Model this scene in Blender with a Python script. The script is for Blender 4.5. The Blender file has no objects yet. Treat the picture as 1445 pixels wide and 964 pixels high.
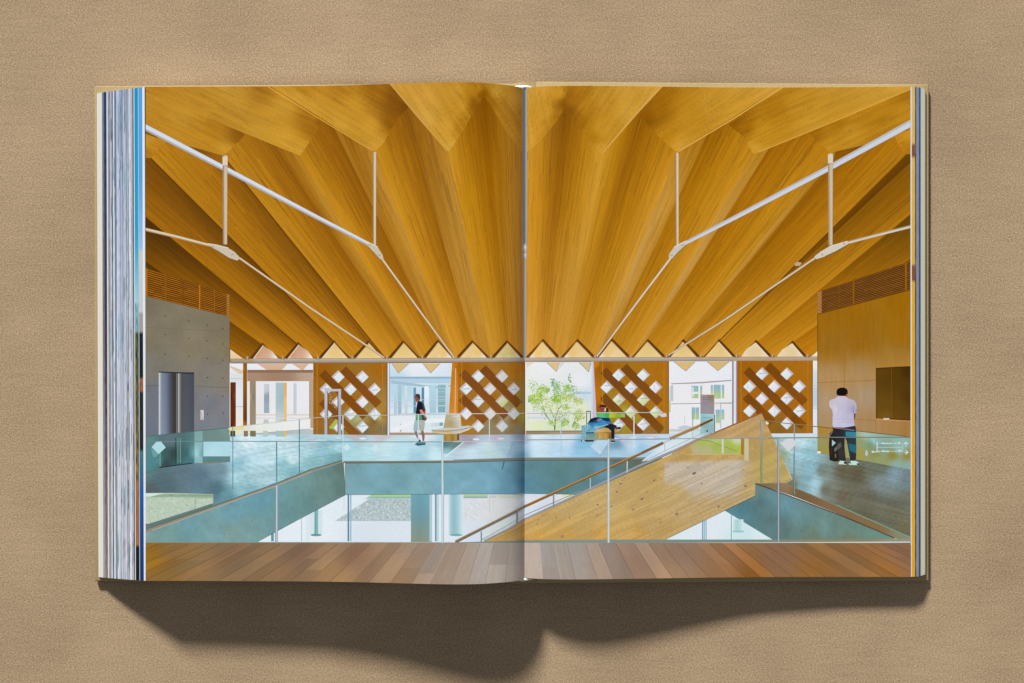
# An open photo book lying on brown linen, seen from straight above.
# Lengths are first worked out in "px" (one px of the 1445 x 964 photograph at table height) and scaled by S to metres.
import bpy, math, random
from mathutils import noise, Vector
from mathutils.geometry import tessellate_polygon

random.seed(7)
S = 0.0005                      # metres per px
D = 2000.0                      # camera height, px
CX, CY = 722.5, 520.0           # foot of the camera axis in the photograph
LD = (0.65, 1.82)               # shadow offset per px of height (right, down)
_l = math.sqrt(LD[0]**2 + LD[1]**2 + 1)
LV = (-LD[0]/_l, LD[1]/_l, 1/_l)
E = 1.15                        # output of a white horizontal surface
LAYER = 0.004                    # px between two films of ink

sc = bpy.context.scene
col = sc.collection

# ------------------------------------------------------------------ page profile
GUT = 740.3
XL, XR = 205.6, 1284.6
CL = [(205,57),(320,59),(436,63),(520,72),(580,82),(625,88.5),(655,89),(680,85),(700,77),(714,69.5),(726,61),(734,53),(740.3,45)]
CR = [(740.3,45),(746,47.5),(754,51),(768,55),(790,58),(815,58.5),(868,54),(950,44),(1035,34.5),(1150,28.5),(1290,26)]

def smooth(cp, x):
    n = len(cp)
    if x <= cp[0][0]: return cp[0][1]
    if x >= cp[-1][0]: return cp[-1][1]
    for i in range(n-1):
        if cp[i][0] <= x <= cp[i+1][0]: break
    def sl(k):
        if k == 0: return (cp[1][1]-cp[0][1])/(cp[1][0]-cp[0][0])
        if k == n-1: return (cp[-1][1]-cp[-2][1])/(cp[-1][0]-cp[-2][0])
        a = (cp[k][1]-cp[k-1][1])/(cp[k][0]-cp[k-1][0]); b = (cp[k+1][1]-cp[k][1])/(cp[k+1][0]-cp[k][0])
        return 0.5*(a+b)
    h = cp[i+1][0]-cp[i][0]; t = (x-cp[i][0])/h
    a, b = cp[i][1], cp[i+1][1]; m0, m1 = sl(i)*h, sl(i+1)*h
    return (2*t**3-3*t**2+1)*a+(t**3-2*t**2+t)*m0+(-2*t**3+3*t**2)*b+(t**3-t**2)*m1

def knots(a, b, fine_at):
    out = [a]; x = a
    while x < b-0.01:
        d = abs(x-fine_at)
        st = 2.0 if d < 40 else (5.0 if d < 100 else 12.0)
        if fine_at == b and d > 40: st = min(st, max(2.0, d-38))
        x = min(b, x+st)
        if b-x < 0.6: x = b
        out.append(x)
    return out
KL = knots(XL, GUT, GUT); KR = knots(GUT, XR, GUT)
ZL = [smooth(CL, x) for x in KL]; ZR = [smooth(CR, x) for x in KR]

def zlin(side, x):
    K, Z = (KL, ZL) if side == 0 else (KR, ZR)
    if x <= K[0]: return Z[0]
    if x >= K[-1]: return Z[-1]
    lo, hi = 0, len(K)-1
    while hi-lo > 1:
        m = (lo+hi)//2
        if K[m] <= x: lo = m
        else: hi = m
    t = (x-K[lo])/(K[hi]-K[lo])
    return Z[lo]+(Z[hi]-Z[lo])*t

def slope(side, x):
    cp = CL if side == 0 else CR
    e = 1.0
    x0, x1 = max(cp[0][0], x-e), min(cp[-1][0], x+e)
    return (smooth(cp, x1)-smooth(cp, x0))/(x1-x0)

def normal(side, x):
    return Vector((-slope(side, x), 0, 1)).normalized()

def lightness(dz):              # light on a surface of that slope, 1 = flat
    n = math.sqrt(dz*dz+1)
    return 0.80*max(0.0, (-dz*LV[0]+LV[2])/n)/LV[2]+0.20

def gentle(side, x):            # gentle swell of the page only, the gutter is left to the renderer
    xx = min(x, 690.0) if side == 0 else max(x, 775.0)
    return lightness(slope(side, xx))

def lin(c):
    out = []
    for v in c[:3]:
        v = max(0.0, min(255.0, v))/255.0
        out.append(v/12.92 if v <= 0.04045 else ((v+0.055)/1.055)**2.4)
    return out

def ink_tone(c):                # the printed timber is deeper than it looks at first sight
    r, g, b = c[:3]
    if not (r > g > b) or r < 1: return c
    sat = (r-b)/r
    k = max(0.0, min(1.0, (sat-0.5)/0.15))
    if k <= 0: return c
    d = max(0.0, min(1.0, (r-150)/35)); f = 0.965+0.055*d
    return (r*(1-k+k*f), g*(1-k+k*f*(0.962+0.025*d)), max(0.0, b-k*8))

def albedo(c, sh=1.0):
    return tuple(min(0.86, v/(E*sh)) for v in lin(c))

def topw(side, x):              # page edges in world px
    return 386.1 if side == 0 else 387.1+(392.6-387.1)*max(0.0, (x-815)/470)
def botw(side, x):
    return -291.0 if side == 0 else -288.9-1.4*max(0.0, (x-815)/470)

def W(px, py, z):               # the point seen at (px, py) that lies at height z
    k = (D-z)/D
    return ((px-CX)*k*S, (CY-py)*k*S, z*S)

# ------------------------------------------------------------------ small helpers
def clip(poly, fn):             # keep fn(v) >= 0, attributes interpolate
    out = []; n = len(poly)
    if not n: return out
    ds = [fn(v) for v in poly]
    for i in range(n):
        a, b = poly[i], poly[(i+1) % n]; da, db = ds[i], ds[(i+1) % n]
        if da >= 0: out.append(a)
        if (da > 0 and db < 0) or (da < 0 and db > 0):
            t = da/(da-db)
            out.append(tuple(a[k]+(b[k]-a[k])*t for k in range(len(a))))
    return out

def area(p):
    s = 0
    for i in range(len(p)):
        a, b = p[i], p[(i+1) % len(p)]
        s += a[0]*b[1]-b[0]*a[1]
    return s/2

class Ink:                      # one printed element: convex coloured cells in photograph px
    def __init__(self, name, label=None):
        self.name, self.label, self.calls = name, label, []
    def new(self): self.calls.append([])
INKS = []
def el(name, label=None):
    k = Ink(name, label); INKS.append(k); return k

def mix(a, b, t): return tuple(a[i]+(b[i]-a[i])*t for i in range(3))
def mul(c, f): return tuple(v*f for v in c)
def N(x, y, z=0.0): return noise.noise(Vector((x, y, z)))

def idw(pts, p=3.0):
    def f(x, y):
        ws = 0; r = g = b = 0
        for (a, c, q) in pts:
            d = ((x-a)**2+(y-c)**2)+4
            w = d**(-p/2)
            ws += w; r += w*q[0]; g += w*q[1]; b += w*q[2]
        return (r/ws, g/ws, b/ws)
    return f

def cell(k, pts, cols):
    k.calls[-1].append([(p[0], p[1], c[0], c[1], c[2]) for p, c in zip(pts, cols)])

def poly(k, pts, c, step=None):
    k.new()
    fn = c if callable(c) else None
    tris = tessellate_polygon([[Vector((p[0], p[1], 0)) for p in pts]]) if len(pts) > 3 else [(0, 1, 2)]
    for t in tris:
        tri = [(pts[i][0], pts[i][1]) for i in t]
        if fn is None:
            cell(k, tri, [c]*3); continue
        st = step or 8.0
        x0, x1 = min(p[0] for p in tri), max(p[0] for p in tri)
        i0, i1 = math.floor(x0/st), math.ceil(x1/st)
        for i in range(i0, i1):
            a = clip(clip(tri, lambda v: v[0]-i*st), lambda v: (i+1)*st-v[0])
            if len(a) < 3: continue
            y0, y1 = min(p[1] for p in a), max(p[1] for p in a)
            for j in range(math.floor(y0/st), math.ceil(y1/st)):
                b = clip(clip(a, lambda v: v[1]-j*st), lambda v: (j+1)*st-v[1])
                if len(b) < 3 or abs(area(b)) < 1e-4: continue
                cell(k, b, [fn(p[0], p[1]) for p in b])

def rect(k, x0, y0, x1, y1, c, step=None):
    poly(k, [(x0, y0), (x1, y0), (x1, y1), (x0, y1)], c, step)

def line(k, pts, w, c, w1=None, off=0.0):
    n = len(pts); w1 = w if w1 is None else w1
    k.new()
    nrm = []
    for i in range(n-1):
        (ax, ay), (bx, by_) = pts[i], pts[i+1]
        L = math.hypot(bx-ax, by_-ay) or 1
        nrm.append((-(by_-ay)/L, (bx-ax)/L))
    rim = []
    for i in range(n):
        n0, n1 = nrm[max(0, i-1)], nrm[min(n-2, i)]
        mx, my = n0[0]+n1[0], n0[1]+n1[1]; q = mx*mx+my*my
        f = 2/q if q > 0.5 else 1.0
        mx, my = mx*f, my*f
        h = (w+(w1-w)*i/(n-1))/2
        rim.append(((pts[i][0]+mx*(off+h), pts[i][1]+my*(off+h)), (pts[i][0]+mx*(off-h), pts[i][1]+my*(off-h))))
    for i in range(n-1):
        cell(k, [rim[i][0], rim[i+1][0], rim[i+1][1], rim[i][1]], [c]*4)

def oval(k, cx, cy, rx, ry, c, n=14, rot=0.0):
    ca, sa = math.cos(rot), math.sin(rot)
    pts = [(cx+rx*math.cos(6.2832*i/n)*ca-ry*math.sin(6.2832*i/n)*sa, cy+rx*math.cos(6.2832*i/n)*sa+ry*math.sin(6.2832*i/n)*ca) for i in range(n)]
    if callable(c): poly(k, pts, c, 2.0)
    else: k.new(); cell(k, pts, [c]*n)

def bil(A, B, C, Dd, u, v):
    return tuple((A[i]*(1-u)+B[i]*u)*(1-v)+(Dd[i]*(1-u)+C[i]*u)*v for i in range(2))

def grad(rows, u, v):           # rows over v, each a list of colours over u
    nv = len(rows)-1
    j = min(int(v*nv), nv-1) if nv else 0
    t = v*nv-j if nv else 0
    def ru(r):
        nu = len(r)-1
        i = min(int(u*nu), nu-1) if nu else 0
        if nu == 0: return r[0]
        return mix(r[i], r[i+1], u*nu-i)
    return ru(rows[j]) if nv == 0 else mix(ru(rows[j]), ru(rows[j+1]), t)

def planks(k, A, B, C, Dd, rows, nu, seg=0.34, amp=0.016, fine=4, famp=0.026):
    """boards running from AB to DC: boards of their own tone, each of short grain streaks"""
    k.new()
    def breaks(sg, am):
        v = -random.random()*sg; out = []
        while v < 1:
            L = sg*(0.5+random.random())
            out.append((max(0.0, v), min(1.0, v+L), random.gauss(0, am), random.gauss(0, am*0.5))); v += L
        return [b for b in out if b[1] > b[0]]
    for i in range(nu):
        big = breaks(seg, amp)
        for q in range(fine):
            ua, ub = (i+q/fine)/nu, (i+(q+1)/fine)/nu
            for (v0, v1, f, h) in breaks(0.13, famp):
                if random.random() < 0.05: f -= 0.10
                vm = (v0+v1)/2
                for (a, b, F, H) in big:
                    if a <= vm < b: f += F; h += H; break
                m = max(1, int(math.ceil((v1-v0)*12)))
                for s in range(m):
                    va, vb = v0+(v1-v0)*s/m, v0+(v1-v0)*(s+1)/m
                    cs = []
                    for (u, w) in ((ua, va), (ub, va), (ub, vb), (ua, vb)):
                        c = grad(rows, u, w)
                        cs.append((c[0]*(1+f+h*0.6), c[1]*(1+f), c[2]*(1+f-h)))
                    cell(k, [bil(A, B, C, Dd, ua, va), bil(A, B, C, Dd, ub, va), bil(A, B, C, Dd, ub, vb), bil(A, B, C, Dd, ua, vb)], cs)

# ------------------------------------------------------------------ materials
def new_mat(name):
    m = bpy.data.materials.new(name); m.use_nodes = True
    nt = m.node_tree; b = nt.nodes['Principled BSDF']
    return m, nt, b

def ink_material(name, rough=0.55, spec=0.06, grain=0.045):
    m, nt, b = new_mat(name)
    at = nt.nodes.new('ShaderNodeAttribute'); at.attribute_name = 'ink'
    tc = nt.nodes.new('ShaderNodeTexCoord')
    nz = nt.nodes.new('ShaderNodeTexNoise'); nz.inputs['Scale'].default_value = 900; nz.inputs['Detail'].default_value = 3
    nt.links.new(tc.outputs['Object'], nz.inputs['Vector'])
    mr = nt.nodes.new('ShaderNodeMapRange'); mr.inputs['From Min'].default_value = 0.25; mr.inputs['From Max'].default_value = 0.75
    mr.inputs['To Min'].default_value = 1-grain; mr.inputs['To Max'].default_value = 1+grain
    nt.links.new(nz.outputs['Fac'], mr.inputs['Value'])
    vm = nt.nodes.new('ShaderNodeVectorMath'); vm.operation = 'SCALE'
    nt.links.new(at.outputs['Color'], vm.inputs[0]); nt.links.new(mr.outputs['Result'], vm.inputs['Scale'])
    nt.links.new(vm.outputs['Vector'], b.inputs['Base Color'])
    b.inputs['Roughness'].default_value = rough; b.inputs['Specular IOR Level'].default_value = spec
    return m
M_INK = ink_material('printed_ink_on_paper')
M_EDGE = ink_material('printed_page_edges', 0.6, 0.15, 0.06)

def paper_material():
    m, nt, b = new_mat('white_paper')
    nz = nt.nodes.new('ShaderNodeTexNoise'); nz.inputs['Scale'].default_value = 400
    cr = nt.nodes.new('ShaderNodeValToRGB')
    cr.color_ramp.elements[0].color = (0.74, 0.74, 0.73, 1); cr.color_ramp.elements[1].color = (0.82, 0.82, 0.81, 1)
    tc = nt.nodes.new('ShaderNodeTexCoord'); nt.links.new(tc.outputs['Object'], nz.inputs['Vector'])
    nt.links.new(nz.outputs['Fac'], cr.inputs['Fac']); nt.links.new(cr.outputs['Color'], b.inputs['Base Color'])
    b.inputs['Roughness'].default_value = 0.7; b.inputs['Specular IOR Level'].default_value = 0.1
    return m
M_PAPER = paper_material()

def cloth_material(name, lo, hi, thread, fleck, bump, slub=0.5):
    """woven cloth: warp and weft waves broken up by noise, long slubs across, fine flecks"""
    m, nt, b = new_mat(name)
    L = nt.links.new
    tc = nt.nodes.new('ShaderNodeTexCoord')
    def noise_at(scale, sx, sy, detail=2.0, rough=0.55):
        mp = nt.nodes.new('ShaderNodeMapping'); mp.inputs['Scale'].default_value = (sx, sy, 1)
        L(tc.outputs['Object'], mp.inputs['Vector'])
        n = nt.nodes.new('ShaderNodeTexNoise'); n.inputs['Scale'].default_value = scale
        n.inputs['Detail'].default_value = detail; n.inputs['Roughness'].default_value = rough
        L(mp.outputs['Vector'], n.inputs['Vector']); return n.outputs['Fac']
    weft = noise_at(thread, 0.6, 1.0)
    warp = noise_at(thread, 1.0, 0.6)
    fl = noise_at(fleck, 1, 1, 3.0, 0.7)
    big = noise_at(9, 1, 1, 3.0)
    sl = noise_at(thread*0.22, 0.12, 1.0, 2.0)
    def add(a, wa, c, wc):
        x = nt.nodes.new('ShaderNodeMath'); x.operation = 'MULTIPLY'; L(a, x.inputs[0]); x.inputs[1].default_value = wa
        y = nt.nodes.new('ShaderNodeMath'); y.operation = 'MULTIPLY_ADD'; L(c, y.inputs[0]); y.inputs[1].default_value = wc
        L(x.outputs[0], y.inputs[2]); return y.outputs[0]
    t = add(weft, 0.26, warp, 0.18); t = add(t, 1.0, fl, 0.42); t2 = add(t, 1.0, sl, 0.14*slub/0.5); t2 = add(t2, 1.0, big, 0.12)
    mr = nt.nodes.new('ShaderNodeMapRange'); mr.inputs['From Min'].default_value = 0.45; mr.inputs['From Max'].default_value = 0.67
    L(t2, mr.inputs['Value'])
    cr = nt.nodes.new('ShaderNodeValToRGB')
    cr.color_ramp.elements[0].color = (*lo, 1); cr.color_ramp.elements[1].color = (*hi, 1)
    L(mr.outputs['Result'], cr.inputs['Fac']); L(cr.outputs['Color'], b.inputs['Base Color'])
    bp = nt.nodes.new('ShaderNodeBump'); bp.inputs['Strength'].default_value = bump; bp.inputs['Distance'].default_value = 0.0004
    L(t, bp.inputs['Height']); L(bp.outputs['Normal'], b.inputs['Normal'])
    b.inputs['Roughness'].default_value = 0.95; b.inputs['Specular IOR Level'].default_value = 0.05
    return m
M_LINEN = cloth_material('brown_linen', (0.252, 0.179, 0.107), (0.662, 0.478, 0.302), 1250, 1500, 0.22, 0.16)
M_COVER = cloth_material('ochre_book_cloth', (0.33, 0.245, 0.115), (0.47, 0.36, 0.19), 1500, 1800, 0.15, 0.2)

# ------------------------------------------------------------------ object helpers
def mesh_obj(name, verts, faces, mat, parent=None, label=None):
    me = bpy.data.meshes.new(name); me.from_pydata(verts, [], faces); me.update()
    o = bpy.data.objects.new(name, me); col.objects.link(o)
    me.materials.append(mat)
    if parent is not None: o.parent = parent
    if label: o['label'] = label
    return o

def set_ink(o, corner_cols):
    a = o.data.color_attributes.new('ink', 'FLOAT_COLOR', 'CORNER')
    flat = []
    for c in corner_cols: flat += [c[0], c[1], c[2], 1.0]
    a.data.foreach_set('color', flat)

GRID = {}
def layer_of(cells):            # lowest film that lies above everything it covers
    q = set()
    for c in cells:
        x0, x1 = min(p[0] for p in c), max(p[0] for p in c); y0, y1 = min(p[1] for p in c), max(p[1] for p in c)
        for i in range(int(x0//4), int(x1//4)+1):
            for j in range(int(y0//4), int(y1//4)+1): q.add((i, j))
    l = 1+max([GRID.get(t, 0) for t in q] or [0])
    for t in q: GRID[t] = l
    return l

def build_ink(k, pages):
    flat = []
    for cl in k.calls:
        if not cl: continue
        lay = layer_of(cl)
        flat += [(c, lay) for c in cl]
    for side in (0, 1):
        xa, xb = (XL, GUT) if side == 0 else (GUT, XR)
        K = KL if side == 0 else KR
        V, F, CC, NN = [], [], [], []
        for (c, layer) in flat:
            x0, x1 = min(p[0] for p in c), max(p[0] for p in c)
            if x1 <= xa or x0 >= xb: continue
            c = clip(clip(c, lambda v: v[0]-xa), lambda v: xb-v[0])
            if len(c) < 3: continue
            pieces = [c]
            x0, x1 = min(p[0] for p in c), max(p[0] for p in c)
            cut = [q for q in K if x0+1e-6 < q < x1-1e-6]
            if cut:
                pieces = []; rest = c
                for q in cut:
                    a = clip(rest, lambda v: q-v[0]); rest = clip(rest, lambda v: v[0]-q)
                    if len(a) > 2: pieces.append(a)
                if len(rest) > 2: pieces.append(rest)
            for p in pieces:
                w = [(v[0], (CY-v[1])*(1-zlin(side, v[0])/D))+v[2:] for v in p]
                if max(v[1] for v in w) > 384 : w = clip(w, lambda v: topw(side, v[0])-v[1])
                if len(w) > 2 and min(v[1] for v in w) < -287: w = clip(w, lambda v: v[1]-botw(side, v[0]))
                if len(w) < 3: continue
                ar = area(w)
                if abs(ar) < 2e-4: continue
                if ar < 0: w = w[::-1]
                f = []
                for v in w:
                    z = zlin(side, v[0]); kk = (D-z)/D
                    f.append(len(V)); V.append(((v[0]-CX)*kk*S, v[1]*S, (z+layer*LAYER)*S))
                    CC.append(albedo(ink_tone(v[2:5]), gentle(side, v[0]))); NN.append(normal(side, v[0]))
                F.append(f)
        if not F: continue
        o = mesh_obj(k.name, V, F, M_INK, pages[side], k.label)
        set_ink(o, CC)
        o.data.normals_split_custom_set_from_vertices(NN)
# ------------------------------------------------------------------ the table cloth
def make_linen():
    n = 40; w = 2.2; h = 1.6
    V = [((i/n-0.5)*w, (j/n-0.5)*h, 0) for j in range(n+1) for i in range(n+1)]
    F = [(j*(n+1)+i, j*(n+1)+i+1, (j+1)*(n+1)+i+1, (j+1)*(n+1)+i) for j in range(n) for i in range(n)]
    o = mesh_obj('linen_backdrop', V, F, M_LINEN)
    o['kind'] = 'structure'; o['label'] = 'plain brown woven linen spread flat under the open book'; o['category'] = 'backdrop'
make_linen()

# ------------------------------------------------------------------ the book
book = bpy.data.objects.new('open_book', None); col.objects.link(book)
book['label'] = 'thick ochre cloth bound photo book lying open at a spread of a timber hall'
book['category'] = 'book'

def profile_body(name, prof, yt, yb, z_under, mat, label=None, parent=None):
    """solid below a profile [(px, z)] between two edges (world px), down to z_under(px)"""
    V, F = [], []
    n = len(prof)
    for (px, z) in prof:
        kx = (D-z)/D; X = (px-CX)*kx*S; zu = z_under(px)
        V += [(X, yt(px)*S, z*S), (X, yb(px)*S, z*S), (X, yt(px)*S, zu*S), (X, yb(px)*S, zu*S)]
    for i in range(n-1):
        a, b = 4*i, 4*i+4
        F += [(a+1, b+1, b, a), (a+2, b+2, b+3, a+3), (a, b, b+2, a+2), (a+1, a+3, b+3, b+1)]
    F += [(0, 2, 3, 1), (4*n-4, 4*n-3, 4*n-1, 4*n-2)]
    return mesh_obj(name, V, F, mat, parent or book, label)

# cover boards, tilted up a little towards the spine
def board_z(side, px):
    if side == 0: return 9+(px-133)/(726-133)*17
    return 9+(1311-px)/(1311-757)*20
def make_board(side):
    xa, xb = (133, 727) if side == 0 else (756.5, 1311)
    yt, yb = (397.0, -298.9) if side == 0 else (399.2, -298.4)
    th, r = 6.5, 1.8
    import bmesh
    bm = bmesh.new(); n = 24
    rows = []
    for i in range(n+1):
        px = xa+(xb-xa)*i/n; z = board_z(side, px); X = (px-CX)*(D-z)/D
        rows.append([bm.verts.new((X*S, yt*S, z*S)), bm.verts.new((X*S, yb*S, z*S)), bm.verts.new((X*S, yb*S, (z-th)*S)), bm.verts.new((X*S, yt*S, (z-th)*S))])
    for i in range(n):
        for k in range(4):
            bm.faces.new((rows[i][k], rows[i][(k+1) % 4], rows[i+1][(k+1) % 4], rows[i+1][k]))
    bm.faces.new(rows[0][::-1]); bm.faces.new(rows[-1])
    bmesh.ops.recalc_face_normals(bm, faces=bm.faces)
    ed = [e for e in bm.edges if len(e.link_faces) == 2 and e.calc_face_angle() > 0.8]
    bmesh.ops.bevel(bm, geom=ed, offset=r*S, segments=3, profile=0.5, affect='EDGES')
    me = bpy.data.meshes.new('cover_board'); bm.to_mesh(me); bm.free()
    me.materials.append(M_COVER)
    for p in me.polygons: p.use_smooth = True
    o = bpy.data.objects.new('cover_board', me); col.objects.link(o); o.parent = book
    me.set_sharp_from_angle(angle=0.9)
make_board(0); make_board(1)

# rounded cloth spine between the boards
def make_spine():
    prof = []
    for i in range(17):
        t = i/16; px = 724+(759-724)*t
        z = 24.5+5*math.sin(math.pi*t)+2*t
        prof.append((px, z))
    return profile_body('spine', prof, lambda x: 397.5+1.6*(x-724)/35, lambda x: -298.6, lambda x: 6, M_COVER)
make_spine()

# page blocks: the solid leaves under each open page, with the fanned fore-edge
LX0, RX1 = 138.0, 1306.0
def left_edge_col(px, t):       # t = 0 top .. 1 foot; colour of the page edges across and along the block
    u = (px-LX0)/(XL-LX0)*67.6+0.0
    n1 = N(px*0.9, t*5, 3); n2 = N(px*2.3, t*60, 9)
    def pick(*st):
        for (lim, c) in st:
            if u < lim: return c
        return st[-1][1]
    cream = (228, 225, 214); white = (226, 230, 240)
    if u < 1.2: return (236, 236, 238)
    if u < 6.8: return cream
    if u < 7.6: return (165, 150, 125)
    if u < 10:
        a, b, c = (92, 125, 165), (120, 118, 122), (150, 165, 185)
        return mul(mix(mix(a, b, min(1, t*2)), c, max(0, t*2-1)), 1+0.25*n2)
    if u < 13.4:
        a, b, c = (45, 55, 88), (60, 60, 72), (150, 120, 105)
        q = mix(mix(a, b, min(1, t*2)), c, max(0, t*2-1))
        return mul(q, 1+0.55*n2)
    if u < 15.2: return (220, 228, 242)
    if u < 17.0: return mul(mix((148, 146, 152), (170, 150, 140), t), 1+0.25*n2)
    if u < 50.0:                # the long bluish grey run of leaves
        j = int(u/0.75)
        h = math.sin(j*12.9898)*43758.5453; h -= math.floor(h)
        h2 = math.sin(j*78.233)*12543.123; h2 -= math.floor(h2)
        base = mix((150, 166, 196), (192, 196, 208), min(1, t*1.25))
        base = mul(base, 0.80+0.36*h)
        if h2 > 0.84: base = mul(base, 0.60)
        if h2 < 0.30: base = mix(base, (234, 238, 246), 0.8)
        s = N(j*3.7, t*9.0, 1.0)
        if s > 0.36: base = mul(base, 0.66+0.2*n2)
        if s < -0.36: base = mix(base, (130, 175, 195), 0.6)
        return mul(base, 1+0.18*n2)
    if u < 51.5: return mul((86, 82, 84), 1+0.5*n2)
    if u < 52.8: return (235, 238, 244)
    if u < 57.4:                # a cyan bleed above, leaves and earth below, black foot
        if t < 0.30: return mix((0, 150, 198), (40, 165, 205), t/0.30)
        if t < 0.44: return mul(mix((40, 165, 205), (165, 215, 232), (t-0.30)/0.14), 1+0.1*n2)
        if t < 0.50: return mul((110, 160, 170), 1+0.9*n2)
        if t < 0.80: return mul(mix((62, 74, 40), (120, 96, 52), (t-0.5)/0.3), 1+1.6*n2)
        if t < 0.93: return mul((160, 105, 62), 1+0.4*n2)
        return (26, 23, 26)
    if u < 58.8: return (188, 196, 218)
    if u < 64.0:
        if t < 0.18: return (84, 166, 222)
        if t < 0.33: return mix((84, 166, 222), (160, 196, 236), (t-0.18)/0.15)
        if t < 0.46: return (205, 207, 206)
        if t < 0.50: return (165, 160, 150)
        if t < 0.59: return mul((18, 32, 32), 1+0.6*n2)
        if t < 0.62: return mul((150, 95, 60), 1+0.9*n2)
        if t < 0.74: return mul((22, 44, 40), 1+0.5*n2)
        if t < 0.81: return mix((60, 120, 130), (40, 100, 160), (t-0.74)/0.07)
        return mix((26, 98, 172), (4, 54, 108), (t-0.81)/0.19)
    if u < 67.0: return (234, 236, 244)
    return (170, 178, 186)

def right_edge_col(px, t):
    u = px-XR; n2 = N(px*2.3, t*60, 4)
    if u < 2.2: return (222, 220, 218)
    if u < 6.8:
        c = mix((214, 182, 112), (226, 168, 34), min(1, t*1.9))
        if abs(t-0.13) < 0.012 or (0.365 < t < 0.40): c = (140, 80, 45)
        return mul(c, 1+0.10*n2)
    if u < 8.4: return mul((74, 80, 86), 1+0.9*n2)
    if u < 12: return mul((132, 137, 148), 1+0.12*n2)
    if u < 14: return mul(mix((50, 78, 122), (62, 66, 84), t), 1+0.25*n2)
    if u < 15.4: return (150, 150, 146)
    if u < 20.6: return (186, 186, 166)
    return (150, 148, 130)

def fore_edge(side):
    """the leaves' edges seen fanned out beside the open page: one small step per leaf"""
    rows = 150
    if side == 0:
        x0, x1 = LX0, XL; zz = lambda x: 11+(56.6-11)*((x-LX0)/(XL-LX0))**0.85; step = 0.75; colf = left_edge_col
    else:
        x0, x1 = XR, RX1
        zz = lambda x: 25.8-1.2*min(1, (x-XR)/8)-11*max(0, (x-XR-8)/(RX1-XR-8))**1.3; step = 0.9; colf = right_edge_col
    n = int(round((x1-x0)/step))
    V, F, CC = [], [], []
    prof = []
    for i in range(n):
        a, b = x0+(x1-x0)*i/n, x0+(x1-x0)*(i+1)/n
        za, zb = zz(a), zz(b)
        m = a+(b-a)*(0.7 if side == 0 else 0.3)
        if side == 0: prof += [(a, za), (m, za+(zb-za)*0.45)]
        else: prof += [(a, za), (m, za+(zb-za)*0.55)]
    prof.append((x1, zz(x1)))
    yt = (lambda x: 386.0) if side == 0 else (lambda x: 392.3-0.9*max(0, (x-1296)/10))
    yb = (lambda x: -291.2-1.5*(1-(x-LX0)/(XL-LX0))) if side == 0 else (lambda x: -290.2+1.6*max(0, (x-1296)/10))
    for (px, z) in prof:
        kx = (D-z)/D; X = (px-CX)*kx
        for j in range(rows+1):
            t = j/rows
            lean = (t-0.5)*2.2*(1-t*0) if side == 0 else 0.0
            V.append(((X+lean)*S, (yt(px)+(yb(px)-yt(px))*t)*S, z*S))
    m = rows+1
    cuts = []
    for i in range(len(prof)-1):
        dz = (prof[i+1][1]-prof[i][1])/max(1e-6, (prof[i+1][0]-prof[i][0]))
        am = (prof[i][0]+prof[i+1][0])/2
        sh = max(0.5, lightness((zz(min(x1, am+2))-zz(max(x0, am-2)))/4.0))
        for j in range(rows):
            F.append((i*m+j, i*m+j+1, (i+1)*m+j+1, (i+1)*m+j))
            for (pp, jj) in ((prof[i][0], j), (prof[i][0], j+1), (prof[i+1][0], j+1), (prof[i+1][0], j)):
                CC.append(albedo(colf(am, (jj+0.01)/rows), sh))
    # skirt so that the leaves are solid down to the board
    def bz(px): return board_z(side, px)+0.3
    base = len(V)
    for (px, z) in prof:
        X = (px-CX)*(D-z)/D
        for t in (0, 1):
            lean = (t-0.5)*2.2 if side == 0 else 0.0
            V.append(((X+lean)*S, (yt(px)+(yb(px)-yt(px))*t)*S, bz(px)*S))
    white = albedo((190, 190, 186))
    for i in range(len(prof)-1):
        F.append((i*m, (i+1)*m, base+2*(i+1), base+2*i)); CC += [white]*4
        F.append((i*m+rows, base+2*i+1, base+2*(i+1)+1, (i+1)*m+rows)); CC += [white]*4
    ends = [(0, base, base+1, rows)] if side == 0 else [((len(prof)-1)*m, (len(prof)-1)*m+rows, base+2*(len(prof)-1)+1, base+2*(len(prof)-1))]
    for e in ends: F.append(e); CC += [white]*4
    o = mesh_obj('page_edges', V, F, M_EDGE, book, 'fanned edges of the leaves, streaked blue and grey' if side == 0 else 'edges of the thin right hand stack with a yellow strip')
    set_ink(o, CC)
fore_edge(0); fore_edge(1)

# the body of leaves below the open page
lp = [(x, z-0.5) for x, z in zip(KL, ZL)]
rp = [(x, z-0.5) for x, z in zip(KR, ZR)]
def under(side):
    return lambda x: (board_z(side, min(max(x, 134), 1310)) if (x < 727 or x > 757) else 26.0)+0.4
profile_body('page_block', lp, lambda x: 385.6, lambda x: -290.5, under(0), M_PAPER)
profile_body('page_block', rp, lambda x: topw(1, x)-0.7, lambda x: botw(1, x)+0.6, under(1), M_PAPER)

# white headband at head and foot of the spine
def headband(y, s):
    V, F = [], []; n, m = 18, 8
    for i in range(n+1):
        t = i/n; px = 723.5+(751-723.5)*t
        r = 2.3*math.sin(math.pi*min(1, max(0.0, t)))**0.7+0.15
        z = 45-2*abs(t-0.5); X = (px-CX)*(D-z)/D
        for j in range(m):
            a = 2*math.pi*j/m
            V.append((X*S, (y+s*1.0+r*math.cos(a)+0.5*N(px*0.3, 1))*S, (z+r*math.sin(a))*S))
    for i in range(n):
        for j in range(m):
            F.append((i*m+j, i*m+(j+1) % m, (i+1)*m+(j+1) % m, (i+1)*m+j))
    F += [tuple(range(m))[::-1], tuple(n*m+j for j in range(m))]
    o = mesh_obj('headband', V, F, M_PAPER, book)
    for p in o.data.polygons: p.use_smooth = True
headband(387.3, 1); headband(-290.0, -1)

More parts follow.
